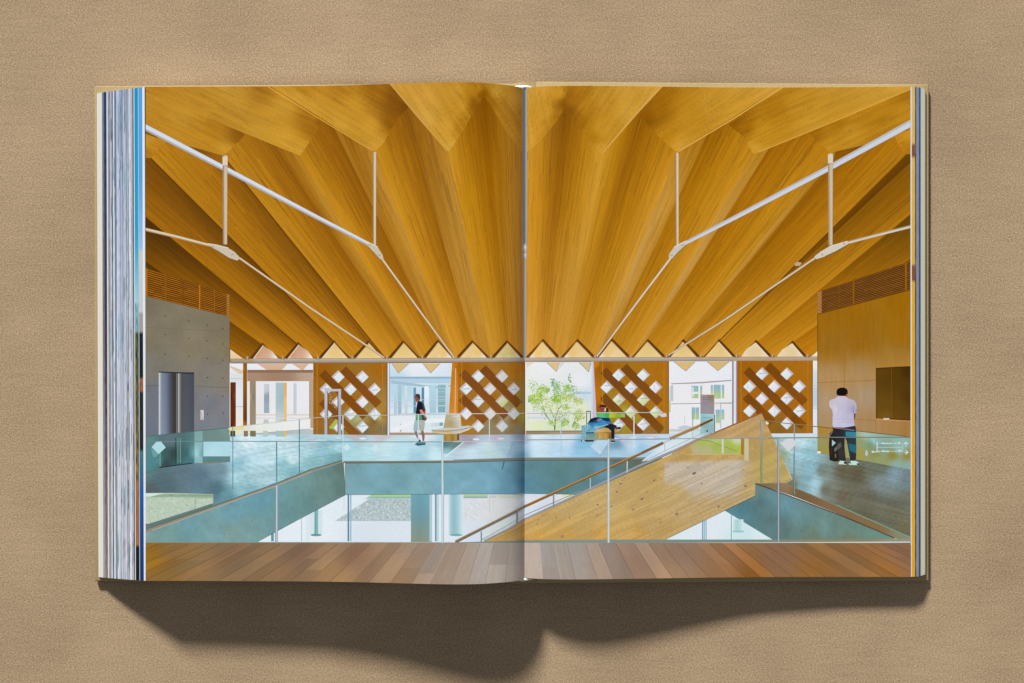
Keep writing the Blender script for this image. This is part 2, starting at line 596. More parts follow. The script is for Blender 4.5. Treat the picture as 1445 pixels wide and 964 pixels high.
# the two open pages: curved white sheets that carry the printed picture
def make_page(side):
    K, Z = (KL, ZL) if side == 0 else (KR, ZR)
    V, F, NN = [], [], []
    for x, z in zip(K, Z):
        X = (x-CX)*(D-z)/D
        n = normal(side, x)
        for q, yy in enumerate((topw(side, x), botw(side, x))):
            V.append((X*S, yy*S, z*S))
    for x, z in zip(K, Z):
        X = (x-CX)*(D-z)/D
        for yy in (topw(side, x), botw(side, x)): V.append((X*S, yy*S, (z-0.4)*S))
    n = len(K); o2 = 2*n
    for i in range(n-1):
        F.append((2*i, 2*i+1, 2*i+3, 2*i+2))
        F.append((2*i, 2*i+2, o2+2*i+2, o2+2*i)); F.append((2*i+1, o2+2*i+1, o2+2*i+3, 2*i+3))
    o = mesh_obj('page', V, F, M_PAPER, book, 'left open page printed with half of a hall interior' if side == 0 else 'right open page printed with half of a hall interior')
    return o
pages = [make_page(0), make_page(1)]
# ================================================================== THE PRINTED PICTURE (photograph px)
# ---- timber ceiling: base tone, then folds
k = el('printed_ceiling')
rect(k, 200, 110, 1290, 512, idw([(210,480,(120,78,12)),(300,460,(150,98,18)),(740,300,(180,122,30)),(1150,450,(150,100,20)),(1280,300,(112,78,10)),(740,130,(185,135,50))]), 12)

def fold(A, B, C, Dd, rows, nu, **kw):
    kk = el('printed_ceiling_fold'); A = (A[0]+(A[0]-Dd[0])*0.04, A[1]+(A[1]-Dd[1])*0.04); B = (B[0]+(B[0]-C[0])*0.04, B[1]+(B[1]-C[1])*0.04); planks(kk, A, B, C, Dd, rows, nu, **kw); return kk
DK = (150, 96, 10); MD = (180, 122, 26); LT = (203, 149, 50); LT2 = (208, 158, 72); PALE = (196, 146, 64)
# folds far out to both sides, dim
fold((-104,223),(1.6,223),(371,487),(349,507),[[(70,44,4)]*3,[(100,62,6),(95,60,6),(85,52,4)],[(168,110,18),(150,98,14),(125,80,8)]],14)
fold((1.6,223),(107,223),(423,487),(399,507),[[(66,42,4),(60,38,4),(54,34,2)],[(92,58,4),(84,52,4),(70,42,2)],[(150,98,10),(140,90,8),(104,64,4)],[(188,128,30),(180,120,24),(140,90,14)]],16)
fold((107,223),(213.6,223),(474,484),(446,507),[[(150,98,12),(142,90,10),(128,80,8)],[(164,108,16),(150,98,14),(108,68,6)],[(172,116,20),(160,106,16),(112,70,6)],[(190,130,34),(182,122,28),(140,90,14)]],17)
fold((213.6,223),(286,160),(523,484),(497,507),[[(188,132,30),(176,120,22),(150,96,12)],[(180,124,26),(166,110,18),(130,82,8)],[(178,120,24),(166,110,18),(128,80,8)],[(196,138,42),(188,128,30),(150,98,16)]],17)
fold((316,220),(364,150),(570,484),(546,507),[[(186,130,32),(172,116,22),(140,88,8)],[(192,136,36),(170,114,18),(146,92,8)],[(190,132,34),(172,114,20),(148,94,10)],[(204,146,50),(196,136,38),(170,112,22)]],17)
fold((385,200),(423.6,220),(596,507),(570,484),[[(148,97,15),(176,123,32)],[(156,103,19),(191,141,58)],[(167,114,30),(186,134,49)],[(176,119,34),(186,130,41)]],6)
fold((423.6,220),(452,140),(618.7,484),(596,507),[[(186,130,28),(160,104,12),(140,88,6)],[(200,142,38),(172,114,16),(146,92,6)],[(198,140,40),(174,116,20),(152,98,10)],[(206,148,52),(196,136,38),(172,112,20)]],17)
fold((478,178),(528.4,214),(643.5,507),(618.7,484),[[(153,99,13),(182,130,47)],[(165,112,26),(191,141,60)],[(176,123,39),(189,138,57)],[(182,126,43),(187,134,49)]],7)
fold((528.4,214),(568,125),(667,484),(643.5,507),[[(194,138,34),(160,104,10),(140,88,4)],[(202,144,38),(178,120,20),(150,96,6)],[(198,140,40),(180,122,26),(156,102,12)],[(206,150,56),(196,138,42),(176,118,24)]],17)
fold((570,150),(633.4,214),(692.5,507),(667,484),[[(139,88,5),(182,130,49)],[(161,108,22),(186,138,62)],[(178,128,49),(186,138,62)],[(184,132,51),(187,134,51)]],8)
fold((633.4,214),(683,138),(716.3,484),(692.5,507),[[(200,146,44),(160,104,8),(128,80,2)],[(196,140,32),(178,122,18),(152,98,6)],[(196,142,40),(184,128,30),(168,112,18)],[(206,152,62),(200,144,52),(182,126,34)]],18)
fold((683,138),(741,214),(741,507),(716.3,484),[[(128,80,2),(170,116,30),(188,138,60)],[(160,106,10),(176,122,34),(190,144,76)],[(172,118,28),(186,134,52),(190,144,78)],[(186,128,40),(196,140,54),(196,140,60)]],16)
# right of the gutter
fold((741,214),(797,155),(765.4,483),(741,507),[[(200,148,60),(176,122,26),(130,82,4)],[(200,144,46),(184,128,26),(156,100,8)],[(196,142,50),(190,134,42),(168,112,20)],[(210,158,80),(204,150,66),(186,128,36)]],17)
fold((797,155),(846.7,216),(790,507),(765.4,483),[[(130,82,4),(170,114,16),(198,146,48)],[(158,102,6),(180,124,22),(198,144,52)],[(172,116,24),(188,134,48),(196,146,62)],[(190,132,42),(200,144,56),(202,146,58)]],17)
fold((846.7,216),(908,155),(814,483),(790,507),[[(204,152,58),(180,124,18),(138,86,2)],[(200,150,60),(182,126,24),(158,102,8)],[(196,144,56),(186,130,36),(172,116,22)],[(206,154,70),(198,142,52),(184,128,34)]],17)
fold((916,130),(955,215),(840,507),(814,483),[[(138,86,2),(172,116,14),(190,134,36)],[(160,104,8),(182,124,22),(202,146,54)],[(174,118,20),(184,128,30),(206,152,66)],[(190,132,38),(196,140,48),(206,152,66)]],17)
fold((955,215),(1000,185),(863,482),(840,507),[[(182,130,43),(163,110,19)],[(197,150,77),(184,134,49)],[(199,154,83),(182,130,49)],[(195,147,72),(172,117,32)]],7)
fold((1022,140),(1063.4,217.5),(890,507),(863,482),[[(146,92,4),(178,120,18),(192,136,34)],[(164,108,8),(184,126,22),(198,142,44)],[(172,114,16),(182,124,24),(200,144,48)],[(186,128,32),(190,132,36),(204,148,54)]],17)
fold((1063.4,217.5),(1090,203),(913,482),(890,507),[[(184,132,39),(176,123,32)],[(197,150,76),(186,138,58)],[(202,158,89),(189,139,62)],[(197,149,74),(176,121,36)]],5)
fold((1118,160),(1171.8,216.4),(940.5,507),(913,482),[[(150,96,6),(172,114,14),(186,128,26)],[(166,108,10),(178,120,18),(194,138,38)],[(166,110,12),(178,120,20),(194,138,40)],[(180,122,28),(190,132,36),(206,150,56)]],17)
fold((1171.8,216),(1190,211),(963,482),(940.5,507),[[(180,126,34),(167,112,22)],[(191,143,62),(174,121,38)],[(199,154,79),(182,128,45)],[(195,145,68),(176,119,32)]],4)
fold((1240,150),(1279,217.5),(989,507),(963,482),[[(148,94,6),(170,112,12),(186,128,26)],[(152,98,8),(170,112,14),(184,126,28)],[(160,104,10),(174,116,18),(190,132,36)],[(182,124,30),(190,132,38),(206,150,58)]],17)
fold((1279,217.5),(1300,215),(1013.8,482),(989,507),[[(111,71,5),(102,64,3)],[(119,75,7),(104,64,3)],[(148,95,11),(130,82,9)],[(176,121,36),(167,110,28)]],4)
fold((1300,215),(1386,218),(1039.5,507),(1013.8,482),[[(130,88,10),(150,102,14),(160,108,16)],[(140,94,10),(156,104,14),(176,120,24)],[(160,106,12),(172,116,20),(190,132,36)],[(186,128,30),(194,136,38),(208,152,54)]],17)
fold((1386,218),(1492,218),(1090,507),(1066,484),[[(92,64,8)]*3,[(104,72,8),(116,80,8),(130,90,12)],[(150,100,12),(166,110,16),(180,122,26)],[(184,122,24),(192,132,32),(202,142,42)]],16)
fold((1492,218),(1600,218),(1139.5,507),(1117,484),[[(80,56,6)]*3,[(92,62,6),(100,68,6),(112,74,8)],[(150,96,8),(164,106,12),(172,114,16)],[(182,118,16),(188,124,22),(192,130,28)]],14)
# crisp dark creases behind the ridges
for (a, b, w) in (((213.6,223),(497,507),1.6),((107,223),(446,507),1.6),((316,220),(546,507),1.2)):
    line(el('printed_crease'), [a, b], w, (100,62,6), w*0.8, off=1.2)
line(el('printed_crease'), [(1187,310),(1013.8,482)], 1.2, (96,60,6))
# upper folds nearest the viewer
def upper(pts, f, A, B, C, Dd, rows, nu, **kw):
    kk = el('printed_ceiling_fold')
    poly(kk, pts, f, 4)
    return kk
def grainy(pts, ang, amp=0.05, sc_=0.35):
    base = idw(pts, 2.6); ca, sa = math.cos(ang), math.sin(ang)
    def f(x, y):
        a, b = x*ca+y*sa, -x*sa+y*ca
        g = 1+amp*0.6*N(a*0.010, b*0.22, 2)+amp*1.2*N(a*0.02, b*0.75, 7)+amp*0.35*(1 if N(a*0.012, b*0.2, 11) > 0 else -1)-(0.07 if N(a*0.03, b*0.9, 21) > 0.42 else 0)
        c = base(x, y); return (c[0]*g, c[1]*g, c[2]*g*0.98)
    return f
def U(pts, cols, ang, st=2):
    kk = el('printed_ceiling_fold'); poly(kk, pts, grainy(cols, ang), st)
U([(200,187),(235,200),(218,217),(213.6,223),(200,223)],[(210,195,(192,140,46)),(220,212,(182,128,34)),(206,220,(176,122,30))],0.5)
U([(1284.9,182),(1262,191),(1268,206),(1279,217.5),(1286,217.5)],[(1283,190,(192,138,38)),(1272,205,(186,130,30)),(1283,214,(180,124,26))],-0.5)
U([(200,125),(250,145),(345,188),(345,191),(316,220),(266,206),(200,178)],[(210,135,(186,136,46)),(260,160,(190,140,50)),(300,180,(180,126,34)),(340,189,(150,98,14)),(318,215,(192,142,48)),(280,203,(188,134,40)),(210,170,(184,132,40))],0.45)
U([(1286,124),(1286,181),(1225,203),(1171.8,216.4),(1141,188),(1150,180)],[(1280,130,(168,116,20)),(1280,160,(186,132,34)),(1230,160,(180,126,28)),(1200,190,(190,138,42)),(1172,214,(194,140,40)),(1146,188,(164,110,14)),(1180,170,(172,116,18))],-0.42)
U([(266,206),(316,220),(312,234)],[(270,208,(130,82,8)),(314,226,(158,104,16))],0.3)
U([(1179,214),(1224,204),(1176,226)],[(1180,214,(140,90,8)),(1220,206,(124,78,6)),(1178,224,(150,98,12))],-0.3)
U([(200,116),(376,118),(420,147),(455,169),(447,186),(423.6,220),(345,188),(200,127)],[(210,122,(178,126,36)),(260,135,(186,134,46)),(330,130,(190,142,56)),(372,122,(168,116,30)),(400,150,(196,146,54)),(440,166,(170,116,24)),(453,172,(150,98,12)),(446,186,(168,112,20)),(424,214,(200,150,56)),(370,190,(194,146,54)),(300,160,(186,136,46)),(400,195,(200,150,54))],0.43)
U([(1286,114),(1286,126),(1180,170.5),(1063.4,217.5),(1048,192),(1028,176),(1104.5,123),(1110,114)],[(1110,122,(178,126,30)),(1170,122,(194,144,52)),(1270,122,(204,156,66)),(1250,136,(202,152,60)),(1150,175,(198,148,52)),(1066,214,(206,156,60)),(1075,190,(192,138,36)),(1050,180,(164,108,12)),(1035,175,(150,96,8)),(1090,150,(176,120,22)),(1130,145,(188,136,42))],-0.42)
U([(376,118),(540,114),(549,117.5),(578,150),(570,158),(558,172),(540,204),(528.4,214),(455,168)],[(380,121,(196,146,50)),(430,125,(182,128,30)),(480,122,(178,124,34)),(530,124,(160,106,16)),(560,140,(134,84,4)),(574,152,(124,76,0)),(556,172,(150,96,8)),(530,209,(202,152,60)),(480,178,(200,150,58)),(440,150,(196,146,54)),(500,150,(194,142,46)),(520,180,(198,146,52)),(420,140,(200,150,60))],0.55)
U([(940,114),(1110,114),(1104.5,122),(955,215),(930,194),(903,163),(906,150)],[(938,122,(166,112,18)),(980,120,(182,130,36)),(1040,122,(198,148,56)),(1095,123,(204,154,66)),(1040,160,(202,150,54)),(958,210,(208,156,60)),(940,195,(186,130,30)),(910,168,(146,92,4)),(908,152,(150,98,10)),(930,150,(160,106,12)),(970,165,(190,136,38)),(1000,140,(194,144,50))],-0.55)
U([(546,112),(745,112),(745,214),(733,210),(712,182),(692,147),(683,136),(675,147),(655,182),(638,208),(633.4,214),(590,166)],[(560,122,(200,150,62)),(600,140,(202,152,66)),(640,130,(196,146,54)),(672,126,(180,126,30)),(682,134,(140,90,6)),(690,144,(160,108,20)),(700,130,(192,144,58)),(735,140,(188,142,66)),(735,200,(186,136,56)),(705,165,(176,124,40)),(634,211,(206,158,68)),(650,180,(176,122,26)),(670,150,(150,98,10)),(630,180,(202,152,60)),(600,170,(204,158,74)),(650,150,(196,144,48))],0.95)
U([(735,112),(806,112),(806,122),(797,152),(785,172),(765,196),(746,214),(735,214)],[(745,130,(196,150,66)),(750,190,(196,148,58)),(746,211,(200,150,60)),(765,125,(202,150,60)),(785,130,(198,144,46)),(803,122,(176,124,26)),(797,148,(140,90,8)),(785,166,(172,118,20)),(765,190,(186,134,40)),(770,160,(196,146,54))],1.45)
U([(802,112),(940,112),(934.6,120.5),(846.7,216.4),(830,196),(810,172),(797,160),(797,150)],[(808,122,(170,116,22)),(806,138,(160,106,14)),(800,156,(136,86,6)),(815,172,(160,106,14)),(835,196,(176,122,24)),(847,212,(204,152,58)),(850,180,(194,142,46)),(880,130,(198,148,60)),(925,122,(204,154,66)),(890,160,(204,156,64)),(850,140,(190,138,48)),(825,150,(178,124,30))],-0.95)
line(el('printed_ridge_light'), [(934,118),(900,155),(848,215)], 3.4, (214,164,84), 2.0, off=-2.2)
line(el('printed_ridge_light'), [(552,117),(590,163),(632,212)], 2.4, (206,158,78), 1.6, off=1.5)
line(el('printed_ridge_light'), [(1104,122),(1040,163),(957,213)], 2.2, (218,168,80), 1.6, off=-1.2)
line(el('printed_ridge_light'), [(1284,125),(1180,169),(1070,214)], 2.0, (212,162,74), 1.4, off=-1.0)
line(el('printed_ridge_light'), [(378,121),(450,166),(526,212)], 1.4, (214,164,70), 1.2, off=1.0)

# ---- ribbed window band under the folds
PK = [(371.4,487.7,356.8,393.6),(421.8,486.8,405.6,443.2),(472.3,484.3,453.5,492),(521,484.3,501.4,540.8),(570,484.3,552,590.5),(618.7,483.4,600.8,639.3),(667.5,484.3,647.8,688),(716.3,484.3,697.5,736),
      (765.4,482.6,745.7,785.9),(814.1,482.6,794.5,836.4),(863,482,844,886),(913.4,482.6,893.7,935.7),(963.3,482.6,945.4,983.9),(1013.8,482.6,994,1034.4),(1066,483.8,1044.6,1085.7),(1117.4,484.8,1095,1134.5)]
def by(x): return 507.2-(x-325)*3.0/828
k = el('printed_window_frame')
for (px, py, a, b) in PK:
    f = min(1, abs(px-741)/380)
    y = by(px)
    if px < 741:
        poly(k, [(a-6,y),(px-1,py-4.5),(px+2,py-1),(a+1,y)], (104-10*f,62,20)); poly(k, [(px-1,py-4.5),(b+(6-6*f),y),(b-1,y),(px-2,py)], (120,74,28))
    else:
        poly(k, [(a-(6-6*f),y),(px+1,py-4.5),(px-2,py),(a+1,y)], (120,74,28)); poly(k, [(px+1,py-4.5),(b+6,y),(b-1,y),(px-2,py-1)], (106-6*f,62,22))
for i, (px, py, a, b) in enumerate(PK):
    k = el('printed_clerestory_window')
    y = by(px)+0.3; d = abs(px-741)
    if i < 2: cs = [(px,py,(205,160,125)),(a,y,(236,205,180)),(b,y,(246,240,236)),(px,y,(216,170,138)),(px-10,y-6,(206,150,116))]
    elif i in (5, 6, 7, 8, 9, 10): cs = [(px,py+3,(232,202,140)),(a+3,y,(238,232,224) if i > 7 else (240,214,160)),(b-3,y,(240,234,226) if i < 8 else (240,212,150)),(px-4,y-4,(236,200,130)),(px+(6 if i < 8 else -6),y-8,(236,196,116)),(px,y,(242,222,180))]
    elif i > 13: cs = [(px,py,(236,216,178)),(a,y,(240,218,180)),(b,y,(242,226,196)),(px,y-8,(232,206,156))]
    else: cs = [(px,py+2,(230,196,124)),(a,y,(240,210,150)),(b,y,(242,216,160)),(px,y-7,(232,200,130)),(px,y,(240,212,152))]
    pts = [(px,py),(b,y),(a,y)]
    if i < 2 or i > 13:
        q = ((px+b)/2+2.0,(py+y)/2-1.6) if i < 2 else ((px+a)/2-2.0,(py+y)/2-1.6)
        pts = [(px,py),q,(b,y),(a,y)] if i < 2 else [(px,py),(b,y),(a,y),q]
    poly(k, pts, idw(cs, 2.5), 3)
    line(k, [(a,y),(px,py)] if px < 741 else [(px,py),(b,y)], 1.1, (238,224,206) if d > 240 else (208,180,130))
k = el('printed_clerestory_window')
poly(k, [(325,493),(344,506.7),(325,506.7)], idw([(326,495,(240,214,170)),(335,505,(238,205,160))]), 3)
poly(k, [(1153.5,495.5),(1153.5,503.5),(1144.5,503.5)], (244,230,204))
k = el('printed_beam')
def beamc(x, y):
    t = (y-by(x))/6.0
    c = mix((196,182,166), (150,136,122), max(0, min(1, t)))
    if x > 1000: c = mix(c, (190,160,128), 0.5)
    if x < 360: c = mix(c, (150,120,80), 0.3)
    return mul(c, 1+0.04*N(x*0.05, y))
poly(k, [(325,by(325)-0.7),(740,by(740)-0.8),(1153.5,by(1153)-0.8),(1153.5,509.2),(740,511),(325,512.8)], beamc, 2.5)
line(k, [(325,512.9),(740,511.2),(1153,509.4)], 1.0, (120,96,76))
line(k, [(325,by(325)-0.6),(740,by(740)-0.6),(1153,by(1153)-0.6)], 0.9, (168,140,112))
for x in (349,399,448.5,497,546,596,643.5,692.5,790,840,890,940.5,989,1039.5,1090,1139.5):
    rect(k, x-3.2, by(x)-3.2, x+3.2, by(x)+0.4, (150,112,70)); rect(k, x-1, by(x)-4.5, x+1, by(x), (196,168,128))

# ---- glazing behind: sky, houses, garden
k = el('printed_window', 'tall glazed bay of the printed hall with pale buildings outside')
rect(k, 325, 513, 1153.5, 618, idw([(340,560,(236,236,240)),(420,570,(238,238,242)),(590,520,(234,240,248)),(590,560,(214,232,244)),(590,600,(230,238,244)),(780,530,(240,242,244)),(780,600,(226,234,206)),(990,530,(240,242,248)),(990,580,(240,238,242)),(1150,560,(230,238,245))]), 8)
rect(k, 325, 606, 1153.5, 618, idw([(340,615,(170,190,195)),(500,612,(200,200,205)),(800,614,(196,206,220)),(1000,613,(210,220,235)),(1150,612,(205,220,235))]), 6)
k = el('printed_entrance', 'glazed entrance beside the concrete wall in the printed hall')
rect(k, 325, 513, 343, 603, idw([(334,516,(240,242,246)),(334,532,(225,228,230)),(338,560,(230,236,244)),(338,600,(240,236,232))]), 6)
poly(k, [(325,516),(343,523),(343,527),(338,527.5),(325,519)], (222,200,176))
line(k, [(325,534.5),(343,534.5)], 1, (186,206,208)); line(k, [(333,574),(343,574)], 1, (170,196,200))
rect(k, 325, 539.5, 332.8, 606, idw([(326,560,(70,30,14)),(331,560,(138,66,26)),(326,600,(84,36,16)),(331,600,(130,54,24))]), 3)
rect(k, 343, 512.5, 348.6, 604, idw([(344,520,(176,116,20)),(348,520,(126,76,10)),(344,600,(170,104,20)),(347.6,590,(110,66,10))]), 3)
rect(k, 349, 513.5, 441.7, 522.5, (238,238,246))
for (x0, x1) in ((363,400),(412,430)):
    poly(k, [(x0,513.5),(x1+6,513.5),(x1-2,522),(x0+13,522)], (218,182,150))
rect(k, 349, 522, 441.7, 538, idw([(350,530,(172,140,116)),(395,530,(166,132,108)),(440,530,(190,164,140))]), 6)
rect(k, 349, 522, 441.7, 526, (142,112,90))
rect(k, 349, 538, 442, 606, idw([(352,580,(236,236,242)),(366,580,(234,234,236)),(385,590,(240,240,242)),(420,560,(238,238,246)),(436,590,(236,236,240))]), 6)
rect(k, 352.5, 538, 361, 602, idw([(353,560,(190,172,140)),(357,560,(130,114,88)),(360,560,(150,134,110)),(357,598,(160,140,118))]), 3)
rect(k, 372.5, 542, 380, 583, idw([(373,550,(205,212,220)),(377,560,(150,164,178)),(377,580,(160,176,186))]), 3)
rect(k, 389, 540, 401, 610, idw([(390,560,(180,200,206)),(396,560,(168,192,200)),(396,600,(190,208,206)),(390,600,(210,220,220))]), 3)
rect(k, 401, 540, 404.6, 610, idw([(402,550,(232,176,88)),(404,570,(244,196,110)),(402,604,(236,180,60))]), 3)
rect(k, 414, 541, 418.5, 586, (206,208,216))
for y, c in ((585.5,(220,206,198)),(590,(226,220,218))): line(k, [(361,y),(437,y)], 1.4, c)
rect(k, 372, 592, 379, 612, (196,204,206))
rect(k, 436.8, 536, 441.9, 604, (192,166,134))
line(k, [(437,538),(437,600)], 1.0, (150,124,100))
rect(k, 333, 604, 343, 613, (206,212,214)); rect(k, 325, 606, 330, 616, (96,66,40)); rect(k, 344, 608, 350, 616, (130,110,84)); rect(k, 352, 606, 362, 615.5, (140,120,96))

k = el('printed_building', 'pale blue house facade seen through the second printed window')
rect(k, 547, 513, 638, 613, idw([(590,516,(238,242,250)),(590,530,(232,238,246)),(570,545,(186,216,234)),(610,560,(196,224,238)),(570,600,(234,240,246)),(625,600,(224,238,242))]), 6)
rect(k, 548, 531.6, 637, 534.4, (150,186,208)); rect(k, 548, 534.4, 637, 541, (184,212,230))
poly(k, [(552,537),(612,545),(637,543),(637,546),(612,548),(552,541)], (166,196,212))
for (x0, x1, y0, y1, c) in ((556,560,543,585,(186,212,226)),(561.4,566.5,543,584,(166,196,210)),(571,575,545,584,(204,222,230)),(583.5,587,547,584,(100,152,178)),(595,598.5,547,572,(84,138,168)),(599,605,545,584,(226,238,246)),(606.5,615,543,583,(176,212,224)),(618,628.5,543,582,(140,180,190)),(629.5,633,541,584,(196,216,228)),(620,625,592,601,(110,176,190)),(608,619,592,602,(206,226,232)),(564.5,566.2,598,610,(176,186,186))):
    rect(k, x0, y0, x1, y1, idw([(x0,y0,mul(c,1.04)),(x1,y1,mul(c,0.97))], 2), 4)
for y in (548,553,560,566,573): line(k, [(618,y),(628,y)], 0.7, (200,220,224))
line(k, [(548,574),(637,572)], 0.8, (196,216,228)); line(k, [(548,585),(637,582)], 1.2, (186,206,224))
poly(k, [(552,605),(585,592),(637,590),(637,596),(588,597),(552,612)], (240,243,248))
line(k, [(548,565),(637,563.5)], 0.6, (206,222,232))
rect(k, 547.5, 610.5, 638, 616.2, (176,146,120)); line(k, [(547.5,616),(638,616)], 1, (128,116,116))
rect(k, 546.6, 512.5, 549, 616, (226,238,250)); rect(k, 549, 512.5, 550, 612, (150,156,190))

k = el('printed_garden', 'garden with a feathery green tree through the third printed window')
rect(k, 741, 511, 838, 611, idw([(780,520,(240,240,244)),(820,540,(238,240,244)),(780,552,(228,234,242)),(825,558,(206,222,236)),(760,560,(226,234,232)),(780,575,(232,236,206)),(820,575,(232,234,208)),(760,588,(222,228,228)),(800,590,(226,232,220)),(760,600,(222,232,190)),(790,604,(218,230,190)),(825,604,(228,234,206))], 2.6), 4)
for (x0, y0, x1, y1, c) in ((744,588,800,591,(208,216,232)),(744,583,780,585,(224,222,230)),(810,553,836,556,(178,206,226)),(744,592,775,594,(226,234,210))): rect(k, x0, y0, x1, y1, c)
k = el('printed_tree', 'feathery yellow green tree in the printed garden')
rt = random.Random(3)
TR = (120,140,110)
for pts, w in (([(783,609),(782,601),(776,594),(769,583),(766,572)],1.3),([(783,606),(784,590),(788,578),(793,571)],1.4),([(784,598),(780,586),(777,578)],0.9),([(784,594),(792,588),(804,580)],0.8),([(766,578),(758,568)],0.8),([(788,578),(786,568)],0.8),([(808,604),(812,590),(814,580)],0.9),([(772,590),(763,574)],0.7)):
    line(k, pts, w, (96,136,104) if pts[0][0] < 785 else (120,124,104), w*0.6)
for (cx, cy, rx, ry, n, c) in ((757,562,11,10,230,(190,212,76)),(765,551,9,8,110,(190,216,96)),(747,563,6,6,70,(170,206,120)),(786,562,8,8,170,(168,208,50)),(772,551,5,4,50,(176,214,70)),(785,546,6,9,70,(160,206,130)),(780,540,4,7,40,(150,196,190)),(801,548,6,6,90,(178,216,110)),(804,534,3,6,22,(160,200,176)),(800,560,12,7,150,(206,220,130)),(815,566,9,6,70,(224,226,150)),(817,586,8,9,130,(200,216,110)),(797,596,8,6,90,(186,214,110)),(778,597,6,4,40,(190,218,120)),(812,600,6,6,60,(176,206,110)),(798,575,6,5,60,(214,226,150)),(790,580,26,22,160,(212,226,160)),(765,570,20,14,120,(204,220,130)),(752,545,8,10,50,(196,220,210)),(808,552,10,10,60,(196,220,200)),(788,552,14,12,70,(206,226,210))):
    for _ in range(int(n*1.5)):
        if _ % 45 == 0: k.new()
        a, r = rt.random()*6.28, math.sqrt(rt.random())*(0.55+0.6*rt.random())
        x, y = cx+rx*r*math.cos(a), cy+ry*r*math.sin(a)
        if not (745 < x < 835 and 525 < y < 608): continue
        f = 0.86+0.3*rt.random(); s = 0.5+0.9*rt.random(); q = rt.random()*3.14
        cc = mul(mix((c[0]*0.86, c[1]*0.93, c[2]*0.72), (236,240,226), 0.30*rt.random()), f)
        dx, dy = math.cos(q)*s, math.sin(q)*s
        cell(k, [(x-dx,y-dy),(x+dy*0.6,y-dx*0.6),(x+dx,y+dy),(x-dy*0.6,y+dx*0.6)], [cc]*4)
k = el('printed_window_sill')
rect(k, 742, 608, 838, 613, idw([(745,611,(150,130,96)),(800,611,(176,152,122)),(836,611,(170,150,120))]), 6); line(k, [(742,608.3),(838,608)], 1.0, (120,124,120))
rect(k, 834.2, 510.5, 836.4, 609, (206,222,236)); poly(k, [(836.4,510.5),(838.5,510.5),(842,580),(836.4,609)], (206,196,210))

k = el('printed_building', 'white two storey house through the fourth printed window')
rect(k, 944, 510, 1034, 612, idw([(960,520,(238,240,248)),(1010,520,(236,240,248)),(990,545,(240,238,240)),(990,565,(242,240,242)),(970,590,(240,240,242)),(1020,590,(234,236,238))]), 6)
poly(k, [(947,541),(990,539),(1032,536),(1032,537.6),(990,541),(947,542.4)], (170,162,166)); line(k, [(947,570),(1034,568.5)], 1.1, (160,160,172)); line(k, [(1008,569),(1032,569.5)], 1.0, (180,180,184))
for (x0, x1, y0, y1) in ((976,985.5,544.5,562),(988,991,544.5,557),(1003,1006,543.5,556),(1007,1017,543,562.5),(1018.5,1022,543,562),(976,981,575,592),(981.5,986.5,575,592),(1010,1016,578,597),(1018,1022,578,592)):
    rect(k, x0, y0, x1, y1, idw([(x0,y0,(150,186,200)),(x1,y0,(150,188,202)),(x0,y1,(184,208,170)),(x1,y1,(176,200,130))]), 3)
rect(k, 976.5, 546, 979, 560, (214,228,238)); rect(k, 976.5, 553, 985, 556, (236,238,240))
rect(k, 946, 544, 950, 566, (196,202,206)); rect(k, 944.5, 548, 946.5, 566, (196,224,240)); rect(k, 944.5, 566, 946.2, 582, (176,206,110))
line(k, [(1017,568),(1017,604)], 1.0, (150,170,190)); line(k, [(977.6,582),(977.6,604)], 1.2, (130,170,176))
line(k, [(966,587),(966,598)], 0.8, (190,200,214)); poly(k, [(955,603),(966,600),(986,604),(986,606),(960,605.5)], (196,210,222)); rect(k, 944.5, 605.5, 990, 609, (206,206,204)); rect(k, 944.5, 609, 990, 613, (222,228,236))
rect(k, 1033, 509.5, 1035.4, 604, (164,140,130)); rect(k, 1035.4, 509.5, 1038.4, 600, (220,238,248)); rect(k, 1038.4, 509.5, 1040.5, 598, (170,150,196))
# soffit points seen through the glass
for (a, b, p, y0, yp, c) in ((553,577,562,513,526.6,(218,188,130)),(596.5,621,607.6,513,526.6,(222,190,132)),(771.4,790,785.2,511.5,524.6,(226,196,144)),(817.6,834,830.6,511.5,524.6,(216,194,156)),(951,981,967.6,510.5,523.8,(222,190,126)),(997.6,1029,1013,510.5,523.3,(218,186,124))):
    k = el('printed_soffit'); poly(k, [(a,y0),(b,y0),(p,yp)], c); line(k, [(a,y0),(p,yp),(b,y0)], 1.0, (176,164,140))
k = el('printed_soffit'); poly(k, [(790,511.5),(798,511.5),(785.4,524.6)], (220,220,224)); k = el('printed_soffit'); poly(k, [(743,511.5),(753,511.5),(743,519.5)], (222,216,196))
